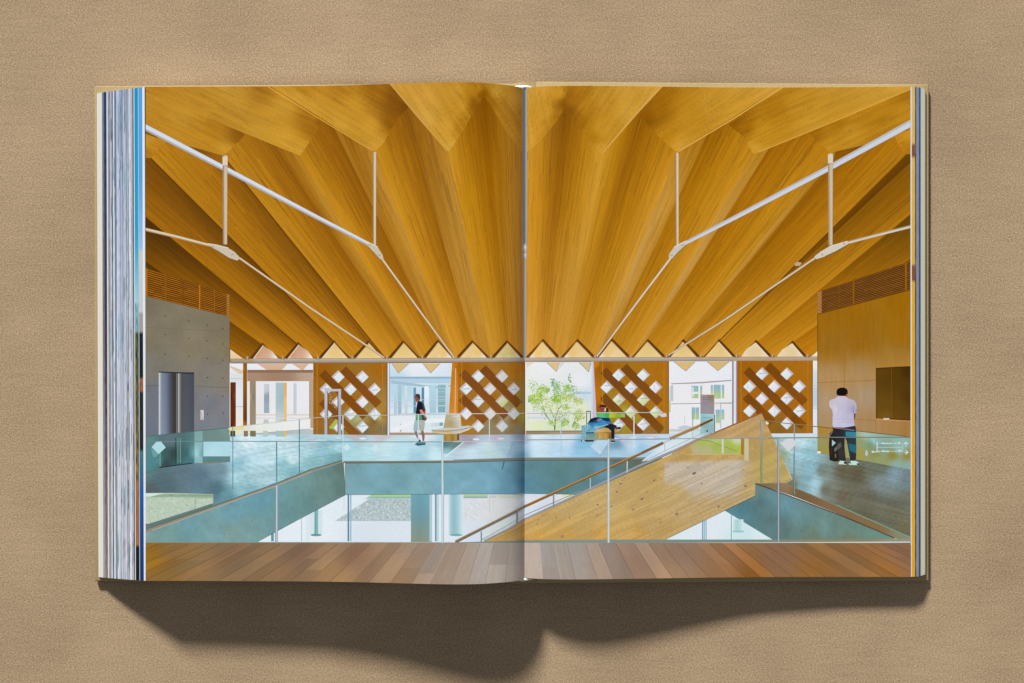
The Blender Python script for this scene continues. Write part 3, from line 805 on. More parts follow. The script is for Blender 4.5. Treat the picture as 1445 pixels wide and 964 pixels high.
# ---- lattice panels
def lattice(x0, y0, x1, y1, cx, cy, bands, miss=(), post=None, tint=None):
    k = el('printed_lattice_panel', None)
    w = x1-x0
    cs = [(x0+8,y0+10,(172,106,18)),(x1-8,y0+8,(182,116,26)),(x0+8,y1-30,(176,108,22)),(x1-8,y1-30,(184,116,22)),((x0+x1)/2,(y0+y1)/2,(180,112,24)),(x0+10,y1-6,(166,122,56)),(x1-20,y1-6,(160,124,66))]
    if tint: cs += tint
    base = idw(cs, 2.2)
    poly(k, [(x0,y0),(x1,y0),(x1,y1),(x0,y1)], lambda x, y: mul(base(x, y), (0.93 if x0 < 500 else 0.97)+0.05*N(x*0.5+y*0.5, (x-y)*0.06)), 4)
    for (ax, ay, bx, by_, c) in bands:
        d = 4.2
        pts = [(ax-d,ay+d),(ax+d,ay-d),(bx+d,by_-d),(bx-d,by_+d)]
        c = mix(c, (176,110,28), 0.22); f = idw([(ax,ay,mul(c,0.96)),(bx,by_,mul(c,1.05))], 2)
        poly(k, pts, lambda x, y: mul(f(x, y), 0.91+0.06*N(x*0.06, (x-y)*0.5)), 5)
    line(k, [(x0+5.5,y0),(x0+5.5,y1-2)], 0.8, (196,134,50)); line(k, [(x1-7,y0),(x1-7,y1-3)], 0.9, (190,128,50)); line(k, [(x1-0.7,y0),(x1-0.7,y1)], 1.4, (142,84,18))
    rt = random.Random(int(x0))
    for r, (yy, xs) in enumerate(zip(cy, ((1,3),(0,2,4),(1,3),(0,2,4),(1,3)))):
        for ci in xs:
            if (r, ci) in miss: continue
            xx = cx[ci]; h = 8.9
            k2 = el('printed_diamond_window')
            poly(k2, [(xx-h-0.6,yy),(xx,yy-h-0.6),(xx+h+0.6,yy),(xx,yy+h+0.6)], (206,150,92))
            poly(k2, [(xx-h,yy),(xx,yy-h),(xx+h,yy),(xx,yy+h)], (200,190,202))
            a = 1.3
            cc = (236+rt.randint(-3,6),240+rt.randint(-3,6),246)
            if x0 > 800 and x0 < 900 and r in (2,3): cc2 = (206,220,158)
            elif 640 < x0 < 700 and r == 2 and ci == 3: cc2 = (208,220,140)
            else: cc2 = (232-rt.randint(0,14),238-rt.randint(0,6),242)
            s = -1.5 if xx > 741 else 1.5
            poly(k2, [(xx-h+a+s,yy+0.8),(xx+s,yy-h+a+0.8),(xx+min(h-a+s,h-0.4),yy+0.8),(xx+s*0.6,yy+h-0.5)], idw([(xx-5,yy-4,cc),(xx+5,yy+4,cc2),(xx,yy+5,cc2)], 2), 3)
            if rt.random() < 0.45:
                g = (160,190,204) if cc2[2] > 200 else (160,184,104)
                u = rt.uniform(-2,3); line(k2, [(xx-5+abs(u),yy+u),(xx+6-abs(u),yy+u-0.8)], 1.2, g)
            if rt.random() < 0.3:
                u = rt.uniform(-3,3); line(k2, [(xx+u,yy-6+abs(u)),(xx+u,yy+6-abs(u))], 0.7, (190,202,212))
    return k
BR = (140,84,34)
lattice(442,512.4,547,615.5,[460,477.1,494.3,511.2,528.5],[531.7,549.3,567,584.4,602.4],
        [(454.5,526,516,588,(140,82,22)),(484,521,534.5,571.5,(146,86,30)),(454,566,504,616,(142,92,44))],
        tint=[(535,588,(206,216,150)),(505,590,(190,196,140)),(540,606,(130,124,96)),(515,608,(120,110,76)),(528,594,(150,110,50)),(450,598,(170,122,58))])
lattice(646,511.4,741,614,[657.4,674.4,691.3,708.3,724.9],[530.8,548.6,566,583.7,601.2],
        [(652,525.5,715,588,(146,88,44)),(681,519.5,733,571.5,(140,84,40)),(651,561,685,595,(142,86,40))],
        tint=[(712,586,(190,200,190)),(735,586,(170,190,90)),(700,590,(140,110,60)),(715,602,(150,156,146)),(730,608,(140,140,124)),(690,602,(150,140,110)),(660,606,(186,130,40)),(725,593,(160,110,50))])
k = el('printed_post')
poly(k, [(638,511.5),(646.5,511.5),(646,606),(632,604)], idw([(640,520,(206,134,40)),(644,520,(170,106,20)),(636,560,(198,122,24)),(642,560,(210,140,60)),(634,600,(196,118,22)),(641,596,(236,176,120)),(645,600,(180,104,14))], 3), 2.5)
line(k, [(643,520),(642.5,560),(641.5,600)], 1.6, (232,176,120))
lattice(845,510.6,944,614.5,[856.4,873.3,890.7,908,925.5],[529.1,546.3,563.9,581.4,599],
        [(851.5,522.5,922,593,(134,82,38)),(880,517.5,931,568.5,(138,84,34)),(850,559,904,613,(138,84,36)),(905,580,934,608,(132,84,30))], miss=((3,0),),
        tint=[(880,587,(176,190,80)),(855,587,(150,180,60))])
k = el('printed_post')
poly(k, [(837.5,510.5),(846,510.5),(849,612),(842.5,600)], idw([(840,515,(200,126,30)),(845,520,(160,98,16)),(843,560,(190,112,18)),(847,580,(160,92,10)),(845,600,(180,104,12))], 3), 3)
lattice(1040,509.2,1147,613,[1058,1075.6,1093,1110.6,1128.2],[527.5,545.2,562.4,579.8,597.3],
        [(1053,522,1120,589,(138,82,22)),(1083,515.5,1136,568.5,(142,84,20)),(1052,559,1090,597,(140,84,22)),(1118,588,1134,602,(140,82,16))], miss=((4,1),),
        tint=[(1130,606,(160,112,36)),(1145,600,(196,118,8)),(1100,606,(150,110,40))])
k = el('printed_window_strip')
rect(k, 1147, 509, 1153.5, 613, idw([(1150,515,(240,238,230)),(1150,530,(214,226,232)),(1151,560,(196,216,232)),(1150,590,(226,236,246)),(1150,610,(220,232,240))]), 4)
for y in range(536, 578, 4): line(k, [(1148,y),(1153,y)], 0.8, (186,206,218))
k = el('printed_glass_door', 'narrow glass door in a pale metal frame before the first lattice')
for r in ((458,549,462,618),(477.5,549,481.3,618),(462,549,477.5,552.4),(462,614,477.5,618)):
    rect(k, *r, idw([(460,555,(196,194,206)),(480,590,(170,172,184)),(460,615,(178,184,190))]), 5)
rect(k, 462, 552.4, 463.2, 614, (120,84,44)); rect(k, 476.3, 552.4, 477.5, 614, (110,72,30))
for (x, y) in ((465,556),(466.5,560),(464.6,568),(467.5,568.6),(471,569),(469,566),(472,574),(465.6,563)): rect(k, x, y, x+1.1, y+1.1, (220,210,200))
poly(k, [(464,604),(474,591),(477,594),(470,606)], (176,190,80))

# ---- concrete wall with the lift, left
k = el('printed_concrete_wall', 'grey concrete lift wall on the left of the printed hall')
cb = idw([(210,425,(122,114,94)),(260,440,(132,122,100)),(318,452,(126,116,94)),(215,480,(128,120,98)),(270,490,(138,126,102)),(318,490,(130,118,92)),(212,520,(124,120,110)),(295,530,(132,126,116)),(318,540,(136,126,112)),(212,560,(112,118,128)),(295,570,(122,124,132)),(318,580,(130,130,138)),(212,605,(112,120,134)),(300,605,(124,130,140))], 2.4)
poly(k, [(200,416.5),(324,447),(324,606),(200,622)], lambda x, y: mul(cb(x, y), 1+0.05*N(x*0.05, y*0.05)+0.035*N(x*0.22, y*0.22, 3)), 4)
line(k, [(205,544),(224,544.5)], 0.9, (92,96,100)); line(k, [(276,545.5),(324,547)], 0.9, (110,106,102))
line(k, [(205,462),(324,468)], 0.6, (118,110,90))
for (x, y) in ((233,446),(266.5,453),(292.5,458.5),(314.5,463.5),(233,472),(266.5,477.5),(292.5,481),(314.5,485.5),(233,500),(266.5,503),(292.5,506),(314.5,508.5),(292.5,533),(314.5,534),(292.5,559),(314.5,559),(292.8,584.5),(315,583)):
    oval(k, x, y, 1.0, 1.0, (74,68,58), 8)
k = el('printed_lift_door', 'dark lift doorway in the printed concrete wall')
rect(k, 224, 525.3, 274, 616, lambda x, y: mul(grad([[(150,158,168),(128,140,160),(112,126,150),(78,82,92),(60,56,56),(62,60,62),(86,88,94),(84,88,98),(80,86,98),(74,80,92)]], max(0,min(1,(x-224)/50)), 0), 0.94+0.10*(y-525)/90), 3)
rect(k, 224, 526, 226.4, 614, (196,202,208)); rect(k, 226.4, 526, 228.2, 614, (140,148,160)); rect(k, 248.6, 527, 250.6, 613, (112,112,114)); rect(k, 251.2, 527, 253.2, 612, (176,174,172)); rect(k, 253.2, 527, 255.6, 612, (120,118,118))
line(k, [(224,525),(274,527)], 1.6, (44,44,48))
k = el('printed_switch_plate')
rect(k, 283, 578.8, 287.4, 592.2, (214,212,216)); rect(k, 283.8, 581, 284.8, 588, (186,150,156)); oval(k, 285.2, 590, 0.9, 0.8, (60,60,70), 6)

def louvre(pts, rows, hi, lo, posts, c_end):
    """slatted vent: pts = corners top-left, top-right, bottom-right, bottom-left"""
    k = el('printed_louvre', 'slatted timber vent above the printed wall')
    A, B, C, Dd = pts
    poly(k, pts, lambda x, y: mul(lo, 1+0.15*N(x*0.05, y*0.05)), 8)
    for i in range(rows):
        v0, v1 = (i+0.28)/rows, (i+0.78)/rows
        k.new()
        for s in range(10):
            u0, u1 = s/10, (s+1)/10
            cell(k, [bil(A,B,C,Dd,u0,v0), bil(A,B,C,Dd,u1,v0), bil(A,B,C,Dd,u1,v1), bil(A,B,C,Dd,u0,v1)], [mul(hi, 0.92+0.14*random.random())]*4)
    for (u, w, c) in posts:
        poly(k, [bil(A,B,C,Dd,u-w,0), bil(A,B,C,Dd,u+w,0), bil(A,B,C,Dd,u+w,1), bil(A,B,C,Dd,u-w,1)], c)
    u0, u1 = c_end[0], c_end[1]
    k.new()
    for i in range(rows):
        v0, v1 = (i+0.2)/rows, (i+0.85)/rows
        cell(k, [bil(A,B,C,Dd,u0,v0), bil(A,B,C,Dd,u1,v0), bil(A,B,C,Dd,u1,v1), bil(A,B,C,Dd,u0,v1)], [c_end[2]]*4)
louvre([(205,378),(324,415.8),(324,447),(205,417.8)], 13, (168,104,26), (78,48,12), [(0.015,0.012,(176,108,16)),(0.24,0.006,(150,94,20)),(0.45,0.006,(120,74,12)),(0.645,0.007,(190,118,22)),(0.82,0.006,(156,98,22))], (0.965,1.0,(186,130,62)))
louvre([(1153.5,412.5),(1285.5,368.5),(1285.5,408.5),(1153.5,443.2)], 15, (150,96,40), (62,38,8), [(0.23,0.005,(130,84,14)),(0.385,0.008,(150,98,14)),(0.55,0.005,(110,70,16)),(0.74,0.005,(118,76,14)),(0.945,0.008,(160,106,14))], (0.0,0.045,(196,142,86)))

# ---- timber wall, right
k = el('printed_timber_wall', 'wall of pale plywood panels on the right of the printed hall')
tb = idw([(1160,450,(178,122,20)),(1200,440,(180,122,14)),(1270,425,(180,122,12)),(1170,490,(178,126,36)),(1215,480,(178,122,26)),(1270,470,(182,126,18)),(1170,530,(180,142,92)),(1215,525,(178,140,92)),(1262,505,(180,136,62)),(1165,570,(180,152,118)),(1222,560,(175,150,118)),(1170,600,(176,144,104)),(1225,600,(174,138,94)),(1260,602,(172,132,80)),(1280,610,(170,126,70))], 2.6)
poly(k, [(1153.5,443),(1286,408),(1286,618),(1153.5,604)], lambda x, y: mul(tb(x, y), 0.90+0.10*max(0.0,min(1.0,(y-490)/40))+0.035*N(x*0.25, y*0.025)+0.025*N(x*0.9, y*0.04, 4)), 3.5)
for pts in ([(1191.4,434),(1191.4,600)],[(1236,422),(1236,608)],[(1153.5,490),(1191,486),(1236,478),(1286,470)],[(1153.5,540),(1191.4,538.6),(1236,536.6)],[(1192,591),(1236,593.5)]):
    line(k, pts, 0.7, (164,114,46))
line(k, [(1153.8,443),(1153.8,604)], 1.0, (120,80,20)); line(k, [(1153.5,443.4),(1286,408.6)], 1.2, (96,60,10))
k = el('printed_niche')
poly(k, [(1236,520),(1286,517.2),(1286,593.5),(1236,591)], idw([(1240,525,(98,70,16)),(1262,530,(92,64,14)),(1282,522,(70,48,10)),(1245,570,(110,80,24)),(1265,575,(104,74,20)),(1284,560,(84,58,14)),(1250,588,(124,92,34))], 2.4), 5)
line(k, [(1236,520),(1286,517.3)], 1.4, (66,44,14)); line(k, [(1236.5,520),(1236.5,591)], 0.9, (80,56,12)); line(k, [(1258,520),(1257.6,591)], 0.7, (122,92,28)); line(k, [(1262,520),(1262,591)], 0.6, (82,60,14))
line(k, [(1236,591.6),(1286,594)], 1.8, (206,152,84)); line(k, [(1254,591),(1286,593)], 1.6, (78,42,34)); rect(k, 1246.6, 590.2, 1254.8, 592.2, (226,214,202))

# ---- far floor
k = el('printed_far_floor', 'shiny pale blue floor behind the void in the printed hall')
ff = idw([(500,617,(190,186,190)),(540,616,(200,196,202)),(600,618,(232,238,246)),(660,618,(168,160,172)),(700,617,(188,186,206)),(735,618,(160,164,186)),(760,617,(222,232,244)),(800,617,(214,228,244)),(880,618,(196,206,224)),(920,617,(206,212,226)),(1000,617,(214,228,242)),(1110,614,(214,226,236)),
 (495,626,(170,220,234)),(495,645,(176,222,232)),(520,640,(186,228,238)),(545,628,(204,236,244)),(565,640,(190,230,242)),(590,645,(170,214,230)),(600,630,(180,216,232)),(615,640,(206,238,248)),(622,628,(176,214,226)),(690,632,(200,226,238)),(665,640,(204,230,242)),(700,643,(190,222,238)),(712,628,(176,206,222)),(730,630,(158,192,210)),(736,644,(130,170,190)),
 (760,628,(206,230,244)),(760,642,(200,228,242)),(790,636,(186,220,242)),(822,628,(136,192,222)),(825,642,(160,206,234)),(870,642,(172,212,234)),(870,626,(120,160,186)),(893,628,(196,222,240)),(905,634,(160,206,236)),(930,628,(196,226,242)),(915,622,(190,216,240)),(985,622,(190,220,236))], 3.2)
poly(k, [(325,612),(545,614),(1153.5,611.5),(1153.5,640),(945,640),(905,650),(741,648),(485,652.5),(325,652)], lambda x, y: mul(ff(x, y), 1+0.05*N((x+1.2*y)*0.012, (y+0.10*x)*0.5, 5)+0.035*N(x*0.03, (y+0.06*x)*1.1, 6)), 2.2)
poly(k, [(624,624),(653,624),(632,640),(626,640)], idw([(628,626,(88,124,124)),(645,626,(104,132,130)),(630,638,(150,196,206))], 2.5), 3)
line(k, [(654,624),(628,645)], 1.2, (226,240,246))
line(k, [(726,622),(716,645)], 1.0, (134,176,196)); line(k, [(731,622),(722,646)], 1.2, (150,190,206))
for (x, y, r) in ((672,620,5),(707,619,5),(868,619.5,6),(893,618.5,5),(918,618.5,5),(477,618.5,5),(512,619,5)): oval(k, x, y, r, 1.5, (228,234,246), 10)
for (cx, cy, h) in ((489,631.5,5.5),(529,633,6)): poly(k, [(cx-h,cy),(cx+1,cy-h),(cx+h,cy),(cx+1,cy+h)], (208,234,240))

k = el('printed_left_floor', 'floor behind the tinted glass on the left of the printed hall')
lf = idw([(206,668,(92,128,132)),(230,685,(86,110,118)),(262,662,(98,122,134)),(282,672,(98,124,142)),(305,690,(86,118,130)),(215,692,(88,100,104)),(310,662,(118,148,162)),(320,700,(104,150,160)),(336,655,(150,196,212)),(334,672,(176,216,228)),(342,690,(150,196,208)),(350,700,(126,178,190)),(360,642,(196,230,242)),(360,662,(180,216,226)),(375,672,(176,212,222)),(378,650,(196,226,234)),(392,635,(204,234,242)),(400,655,(150,202,212)),(412,648,(206,234,240)),(415,665,(128,180,188)),(430,635,(180,218,228)),(440,655,(140,188,194)),(455,640,(146,194,206)),(470,650,(126,176,182)),(478,630,(170,214,226)),(480,648,(120,166,172)),(350,625,(220,240,246)),(400,622,(206,226,236)),(440,622,(180,206,216)),(330,640,(190,222,236))], 3.2)
poly(k, [(200,640),(276,645),(325,646),(325,613),(440,616),(485,619),(485,652),(395,685),(340,706),(200,753)], lambda x, y: mul(lf(x, y), 1+(0.12 if x > 325 else 0.06)*N(x*0.012, (y+0.17*x)*0.42, 5)+(0.09 if x > 325 else 0.05)*N(x*0.03, (y+0.2*x)*1.0, 6)), 2.2)
poly(k, [(276,653),(325,646),(322,652),(290,655)], (140,134,100))
# floor reflections: gravel patch low left
k = el('printed_gravel_reflection')
rt = random.Random(5)
poly(k, [(200,696),(240,695.6),(301,697.5),(301,710),(209,739.5),(200,738)], lambda x, y: mul((188,206,186), 1+0.16*N(x*0.7, y*0.9, 2)), 1.8)
poly(k, [(206,699),(235,697),(301,698),(301,703),(240,701.5),(206,702)], (150,178,150)); poly(k, [(206,696),(232,696),(212,701),(206,701)], (214,234,226)); line(k, [(275.5,703),(275.5,718)], 0.8, (140,160,140))
for _ in range(10):
    x = rt.uniform(238,296); line(k, [(x,698.5),(x+rt.uniform(3,8),699)], 1.2, (128,160,124))

# lift wall below the glass rail: tinted
k = el('printed_glass_rail', 'tinted glass rail in front of the printed concrete wall')
gl = idw([(210,622,(98,134,136)),(240,622,(96,118,124)),(300,615,(116,142,138)),(320,608,(120,150,146)),(208,640,(88,140,142)),(208,656,(84,138,146)),(222,650,(84,140,146)),(234,640,(64,94,94)),(246,640,(52,72,72)),(262,640,(64,104,104)),(268,650,(70,122,128)),(234,655,(56,76,78)),(274,640,(112,164,172))], 3)
poly(k, [(200,616.5),(324,603.2),(325,652),(276,653),(226,660),(200,667)], gl, 4)
line(k, [(226,622),(226,658)], 1.6, (110,160,160)); line(k, [(251,618),(251,654)], 1.8, (96,136,134)); line(k, [(254.5,618),(254.5,653)], 1.6, (108,150,146)); line(k, [(248,618),(248,654)], 1.0, (48,60,60)); line(k, [(225,660),(272,653.5)], 1.3, (34,44,46))
rect(k, 274.5, 608, 286, 653.5, idw([(276,612,(130,168,166)),(279,640,(166,216,222)),(284,640,(120,166,170)),(276,652,(140,186,190))], 3), 3)
rect(k, 287, 623, 325, 644, idw([(290,625,(172,218,228)),(300,640,(184,226,236)),(322,630,(180,222,236))]), 5)
line(k, [(200,616.7),(324,603.3)], 0.9, (70,110,104))
poly(k, [(214,631),(221,623.2),(227.5,623.2),(234,631.5),(223.8,641)], (178,222,230)); poly(k, [(213,632),(223.8,641),(221,645),(216,645)], (110,162,166))
# entrance reflection strip
k = el('printed_glass_rail')
poly(k, [(324,603.2),(438,590.5),(438,605),(324,615)], idw([(330,608,(238,232,206)),(345,606,(228,232,216)),(370,604,(236,238,232)),(420,598,(240,242,240)),(400,606,(238,240,238))]), 4)
poly(k, [(322,604),(344,601.5),(344,606),(324,608)], (236,220,160))
for (x0, x1, c) in ((325,332,(86,66,40)),(344,350,(140,120,96)),(353,361,(130,116,90)),(371,378,(190,204,200)),(389,401,(170,196,192)),(401,404.5,(232,190,96))): rect(k, x0, 608, x1, 616, c)
line(k, [(324,603.3),(438,590.5)], 0.9, (196,206,190))

# ---- void: slab edges, floor below, columns
k = el('printed_lower_level', 'bright paving and gravel seen below the slab in the printed hall')
poly(k, [(360,766),(440,722),(487,697),(741,695),(905,695),(905,712),(741,766)], idw([(450,740,(234,244,250)),(480,720,(230,240,248)),(520,755,(222,232,242)),(560,750,(224,234,244)),(620,740,(232,240,248)),(680,720,(222,230,240)),(720,710,(206,214,228)),(700,750,(214,224,236)),(760,720,(214,222,236)),(820,700,(236,240,238))]), 8)
gr = lambda x, y: mul((196,212,216), 1+0.26*N(x*0.75, y*1.1, 3)-0.06)
poly(k, [(522.7,703),(579.8,705),(579.8,735.4),(472.5,735.4)], gr, 1.6)
poly(k, [(652,703),(740,704),(722,722),(690,735),(652,735)], lambda x, y: mul((222,226,232), 1+0.12*N(x*0.75, y*1.1, 8)), 1.8)
poly(k, [(743,704),(775,700),(760,712),(743,718)], (222,224,228))
poly(k, [(515,704.5),(524,698),(580,698),(580,704.5)], (170,206,206)); rect(k, 523, 698, 580, 701.2, (172,214,150)); rect(k, 523, 701.2, 580, 702.6, (150,176,176))
rect(k, 654, 698, 688, 700.8, (176,212,150)); rect(k, 654, 700.8, 688, 703, (150,176,176)); poly(k, [(700,699),(738,698),(738,702),(706,703)], (206,212,190)); rect(k, 690, 699, 700, 702.5, (196,206,214)); rect(k, 793, 694, 826, 701, (214,222,140)); rect(k, 793, 698.6, 812, 702, (224,226,190))
line(k, [(690.5,703),(690.5,722)], 0.7, (190,206,222))
for (x, c) in ((491.6,(96,140,164)),(495,(150,190,204)),(615,(108,154,176)),(618,(176,206,220))): line(k, [(x,697),(x,764)], 2.4 if c[0] < 120 else 1.8, c)
line(k, [(485.4,699),(485.4,720)], 0.7, (190,214,226)); line(k, [(425.5,730),(425.5,764)], 0.9, (150,196,206)); rect(k, 431, 724, 437, 764, (222,238,244))
rect(k, 437, 720, 455, 754, (216,234,240)); rect(k, 443.6, 718, 449, 754.5, (134,184,190)); rect(k, 444.4, 718, 445.6, 754.5, (108,160,168)); oval(k, 446, 755, 8, 1.8, (110,156,152), 12)
rect(k, 382.5, 752, 386.5, 764, (110,156,172))
k = el('printed_column', 'square concrete column below the slab in the printed hall')
rect(k, 579.8, 696, 609.6, 765, lambda x, y: mul(mix(mix((112,164,180), (112,154,164), min(1, (y-696)/38)), (138,150,132), max(0, min(1, (y-728)/36))), 1+0.06*abs(x-592)/15), 4)
rect(k, 606, 697, 609.6, 764, (176,204,210))
k = el('printed_column', 'round pale column below the slab in the printed hall')
rect(k, 633, 696, 654, 755, lambda x, y: grad([[(206,228,236),(158,200,208),(150,194,202),(166,206,214),(196,224,230),(220,236,242)]], (x-633)/21.0, 0), 2); oval(k, 643.5, 755, 9, 1.6, (120,176,176), 12)

k = el('printed_slab_edge', 'concrete slab edge on the left of the void in the printed hall')
se = idw([(210,762,(132,160,146)),(230,752,(126,164,156)),(270,735,(116,164,170)),(300,745,(130,170,170)),(330,725,(116,168,182)),(330,750,(138,168,158)),(360,705,(104,160,176)),(350,745,(132,168,162)),(380,700,(110,164,178)),(400,690,(116,164,166)),(400,725,(110,152,150)),(430,680,(120,160,154)),(430,710,(104,140,134)),(460,665,(106,132,120)),(460,695,(110,136,126)),(480,660,(92,108,92)),(484,690,(96,118,104)),(455,680,(116,142,132))], 3)
poly(k, [(200,753.5),(389,686),(440,666),(485,653),(487.4,698.2),(420,733.6),(365,763.5),(365,767),(200,768)], lambda x, y: mul(mix(se(x, y), (110,150,160), 0.35), 1+0.05*N(x*0.06, y*0.06)+0.05*N(x*0.3, y*0.12, 3)+0.03*N(x*0.9, y*0.9, 4)), 4)
line(k, [(487,654),(487.3,698)], 1.0, (60,82,72))
for (x, y) in ((317,754),(366,737),(356,735)): oval(k, x, y, 0.9, 0.9, (92,122,122), 8)
k = el('printed_slab_trim')
line(k, [(200,751.5),(389,684.5),(440,664.2),(485.5,651.2)], 4.0, (146,142,126), 2.2); line(k, [(200,749),(300,714.5),(389,682.6),(440,662),(485,649.6)], 1.4, (92,110,104)); line(k, [(200,747),(300,712)], 3.0, (104,124,112)); line(k, [(215,748.5),(300,717.8),(389,686),(440,665.6)], 1.2, (186,172,160))
k = el('printed_slab_edge', 'concrete beam across the back of the void in the printed hall')
sb = idw([(495,660,(120,166,178)),(495,690,(128,178,192)),(530,660,(128,184,204)),(525,690,(120,176,190)),(560,675,(116,168,180)),(590,660,(128,180,194)),(590,690,(130,184,198)),(625,670,(126,182,202)),(660,660,(122,176,196)),(655,690,(132,186,208)),(690,680,(128,186,214)),(700,660,(118,172,196)),(725,690,(110,170,204)),(728,660,(100,150,176)),(738,680,(80,130,160)),(748,660,(86,128,136)),(748,690,(80,134,150)),(790,660,(88,132,134)),(790,690,(82,130,134)),(830,670,(84,126,130)),(850,665,(104,154,180)),(870,655,(84,114,112)),(900,652,(88,104,92))], 2.2)
poly(k, [(486.8,654),(741,648.5),(945,648),(945,680),(820,697.5),(741,696.5),(487.3,698)], lambda x, y: mul(mix(sb(x, y), (126,144,144), 0.2), 1+0.05*N(x*0.05, y*0.08)+0.045*N(x*0.25, y*0.1, 3)+0.02*N(x*0.9, y*0.9, 4)), 4)
line(k, [(711.5,651),(709,661)], 1.2, (60,96,112)); line(k, [(710,659),(708,663)], 0.8, (60,96,112))
for (x, y) in ((588,676),(792,672),(561,661)): oval(k, x, y, 0.8, 0.8, (92,134,142), 8)
k = el('printed_slab_trim')
line(k, [(485,651.8),(560,651.6),(640,650.8),(740,647.6),(940,647.4)], 2.2, (136,124,104)); line(k, [(487,653.6),(640,652.6),(741,649.6),(930,649.2)], 1.0, (82,100,96)); line(k, [(640,649),(740,646),(930,645.6)], 0.8, (120,150,166))

# ---- right floor and slab
k = el('printed_right_floor', 'dark boarded floor around the standing man in the printed hall')
rf = idw([(1104,640,(150,170,140)),(1112,630,(190,218,226)),(1130,625,(190,222,230)),(1125,645,(164,206,220)),(1140,640,(150,196,208)),(1145,660,(150,196,212)),(1150,680,(160,200,214)),(1149,690,(174,212,226)),(1140,675,(130,170,180)),(1130,690,(136,178,188)),(1144,704,(166,186,188)),(1118,686,(124,120,88)),(1160,665,(126,140,130)),(1165,690,(116,116,100)),(1190,665,(104,98,76)),(1210,670,(98,92,70)),(1190,700,(112,104,84)),(1225,700,(112,108,92)),(1240,680,(124,140,142)),(1262,670,(136,160,172)),(1280,680,(118,136,140)),(1245,655,(110,120,100)),(1232,665,(110,118,104)),(1280,705,(112,114,100)),(1260,725,(110,108,88)),(1280,745,(118,114,88)),(1220,725,(104,102,82)),(1165,715,(124,128,114)),(1200,735,(104,104,84))], 3)
poly(k, [(1090,617),(1153.5,617),(1153.5,639),(1286,661),(1286,762),(1108,683),(1118,676)], lambda x, y: mul(rf(x, y), 1+0.15*N(x*0.010, (y-0.24*x)*0.38, 5)+0.09*N(x*0.03, (y-0.27*x)*0.9, 6)), 2.4)
k = el('printed_glass_rail', 'greenish glass rail at the foot of the printed timber wall')
gw = idw([(1158,606,(176,136,66)),(1158,625,(158,152,96)),(1158,636,(160,150,76)),(1180,612,(176,136,70)),(1222,614,(170,196,180)),(1215,625,(152,160,110)),(1240,618,(150,180,170)),(1214,640,(166,156,80)),(1235,640,(148,146,84)),(1228,628,(126,156,122)),(1245,630,(128,166,158)),(1234,622,(160,204,206)),(1270,625,(146,186,180)),(1270,634,(150,190,184)),(1260,643,(150,140,66)),(1280,643,(152,142,70)),(1240,650,(150,160,110)),(1265,655,(144,176,168)),(1283,657,(140,176,172))], 3.2)
poly(k, [(1153.5,602),(1286,616.8),(1286,663),(1210,648.5),(1153.5,639.5)], gw, 3)
line(k, [(1153.5,602),(1210,608.3),(1286,616.9)], 1.1, (128,96,44)); line(k, [(1236,618.5),(1236,640)], 0.7, (120,150,140))
poly(k, [(1153,637),(1158,637),(1158,640),(1153,639.6)], (236,240,240))
k = el('printed_slab_edge', 'concrete slab edge on the right of the void in the printed hall')
sr = idw([(1070,690,(104,136,132)),(1090,700,(104,150,160)),(1072,710,(78,112,116)),(1050,715,(74,124,138)),(1035,725,(80,136,152)),(1110,715,(106,156,172)),(1090,735,(86,120,122)),(1130,725,(106,148,152)),(1110,750,(92,122,116)),(1160,745,(108,146,142)),(1150,757,(110,128,106)),(1200,745,(104,138,128)),(1230,755,(104,146,132)),(1200,757,(112,126,100)),(1250,757,(110,150,136))], 2.2)
poly(k, [(1065.6,682),(1120,702),(1190,728),(1262,758),(1262,762),(1088,762),(1020,722),(1040,705),(1065.6,699)], lambda x, y: mul(mix(sr(x, y), (126,144,144), 0.2), 1+0.06*N(x*0.07, y*0.05)+0.04*N(x*0.3, y*0.1, 3)+0.03*N(x*0.9, y*0.9, 4)), 4)
for (x, y) in ((1065,718),(1132,750),(1095,732)): oval(k, x, y, 0.8, 1.0, (76,104,102), 8)
k = el('printed_slab_trim')
poly(k, [(1065.6,681.6),(1108,682.4),(1180,714),(1286,759.5),(1286,762),(1262,758.8),(1190,727.5),(1120,700)], idw([(1075,683,(130,112,82)),(1100,688,(140,116,84)),(1130,700,(122,98,66)),(1180,722,(136,106,74)),(1230,743,(136,110,74)),(1280,760,(140,140,112)),(1105,684,(150,124,92))]), 4)
line(k, [(1065.6,682),(1120,702),(1190,728.5),(1262,759)], 1.0, (98,72,46)); line(k, [(1180,712.5),(1240,739),(1286,759)], 1.6, (124,160,138)); line(k, [(1108,682.5),(1180,713)], 0.9, (132,140,116))
k = el('printed_lower_window', 'bright triangle of the lower level below the printed stair')
poly(k, [(934,763),(1022.4,720.5),(1090,761.5),(1088,763)], idw([(960,757,(226,240,246)),(1000,740,(230,238,246)),(1025,730,(226,240,246)),(1045,755,(210,236,240)),(1075,757,(222,240,244))]), 5)
for (x, w, c, y) in ((991.5,1.6,(110,160,180),735),(994,2,(150,196,210),734),(996.4,1.2,(120,166,184),733),(1032,1.0,(110,160,170),726)): line(k, [(x,y),(x,762)], w, c)
rect(k, 1035, 733, 1049, 750, lambda x, y: grad([[(200,228,230),(176,216,218),(190,224,226),(222,240,242)]], (x-1035)/14.0, 0), 2.5); oval(k, 1042, 750, 9, 1.6, (160,206,206), 10)

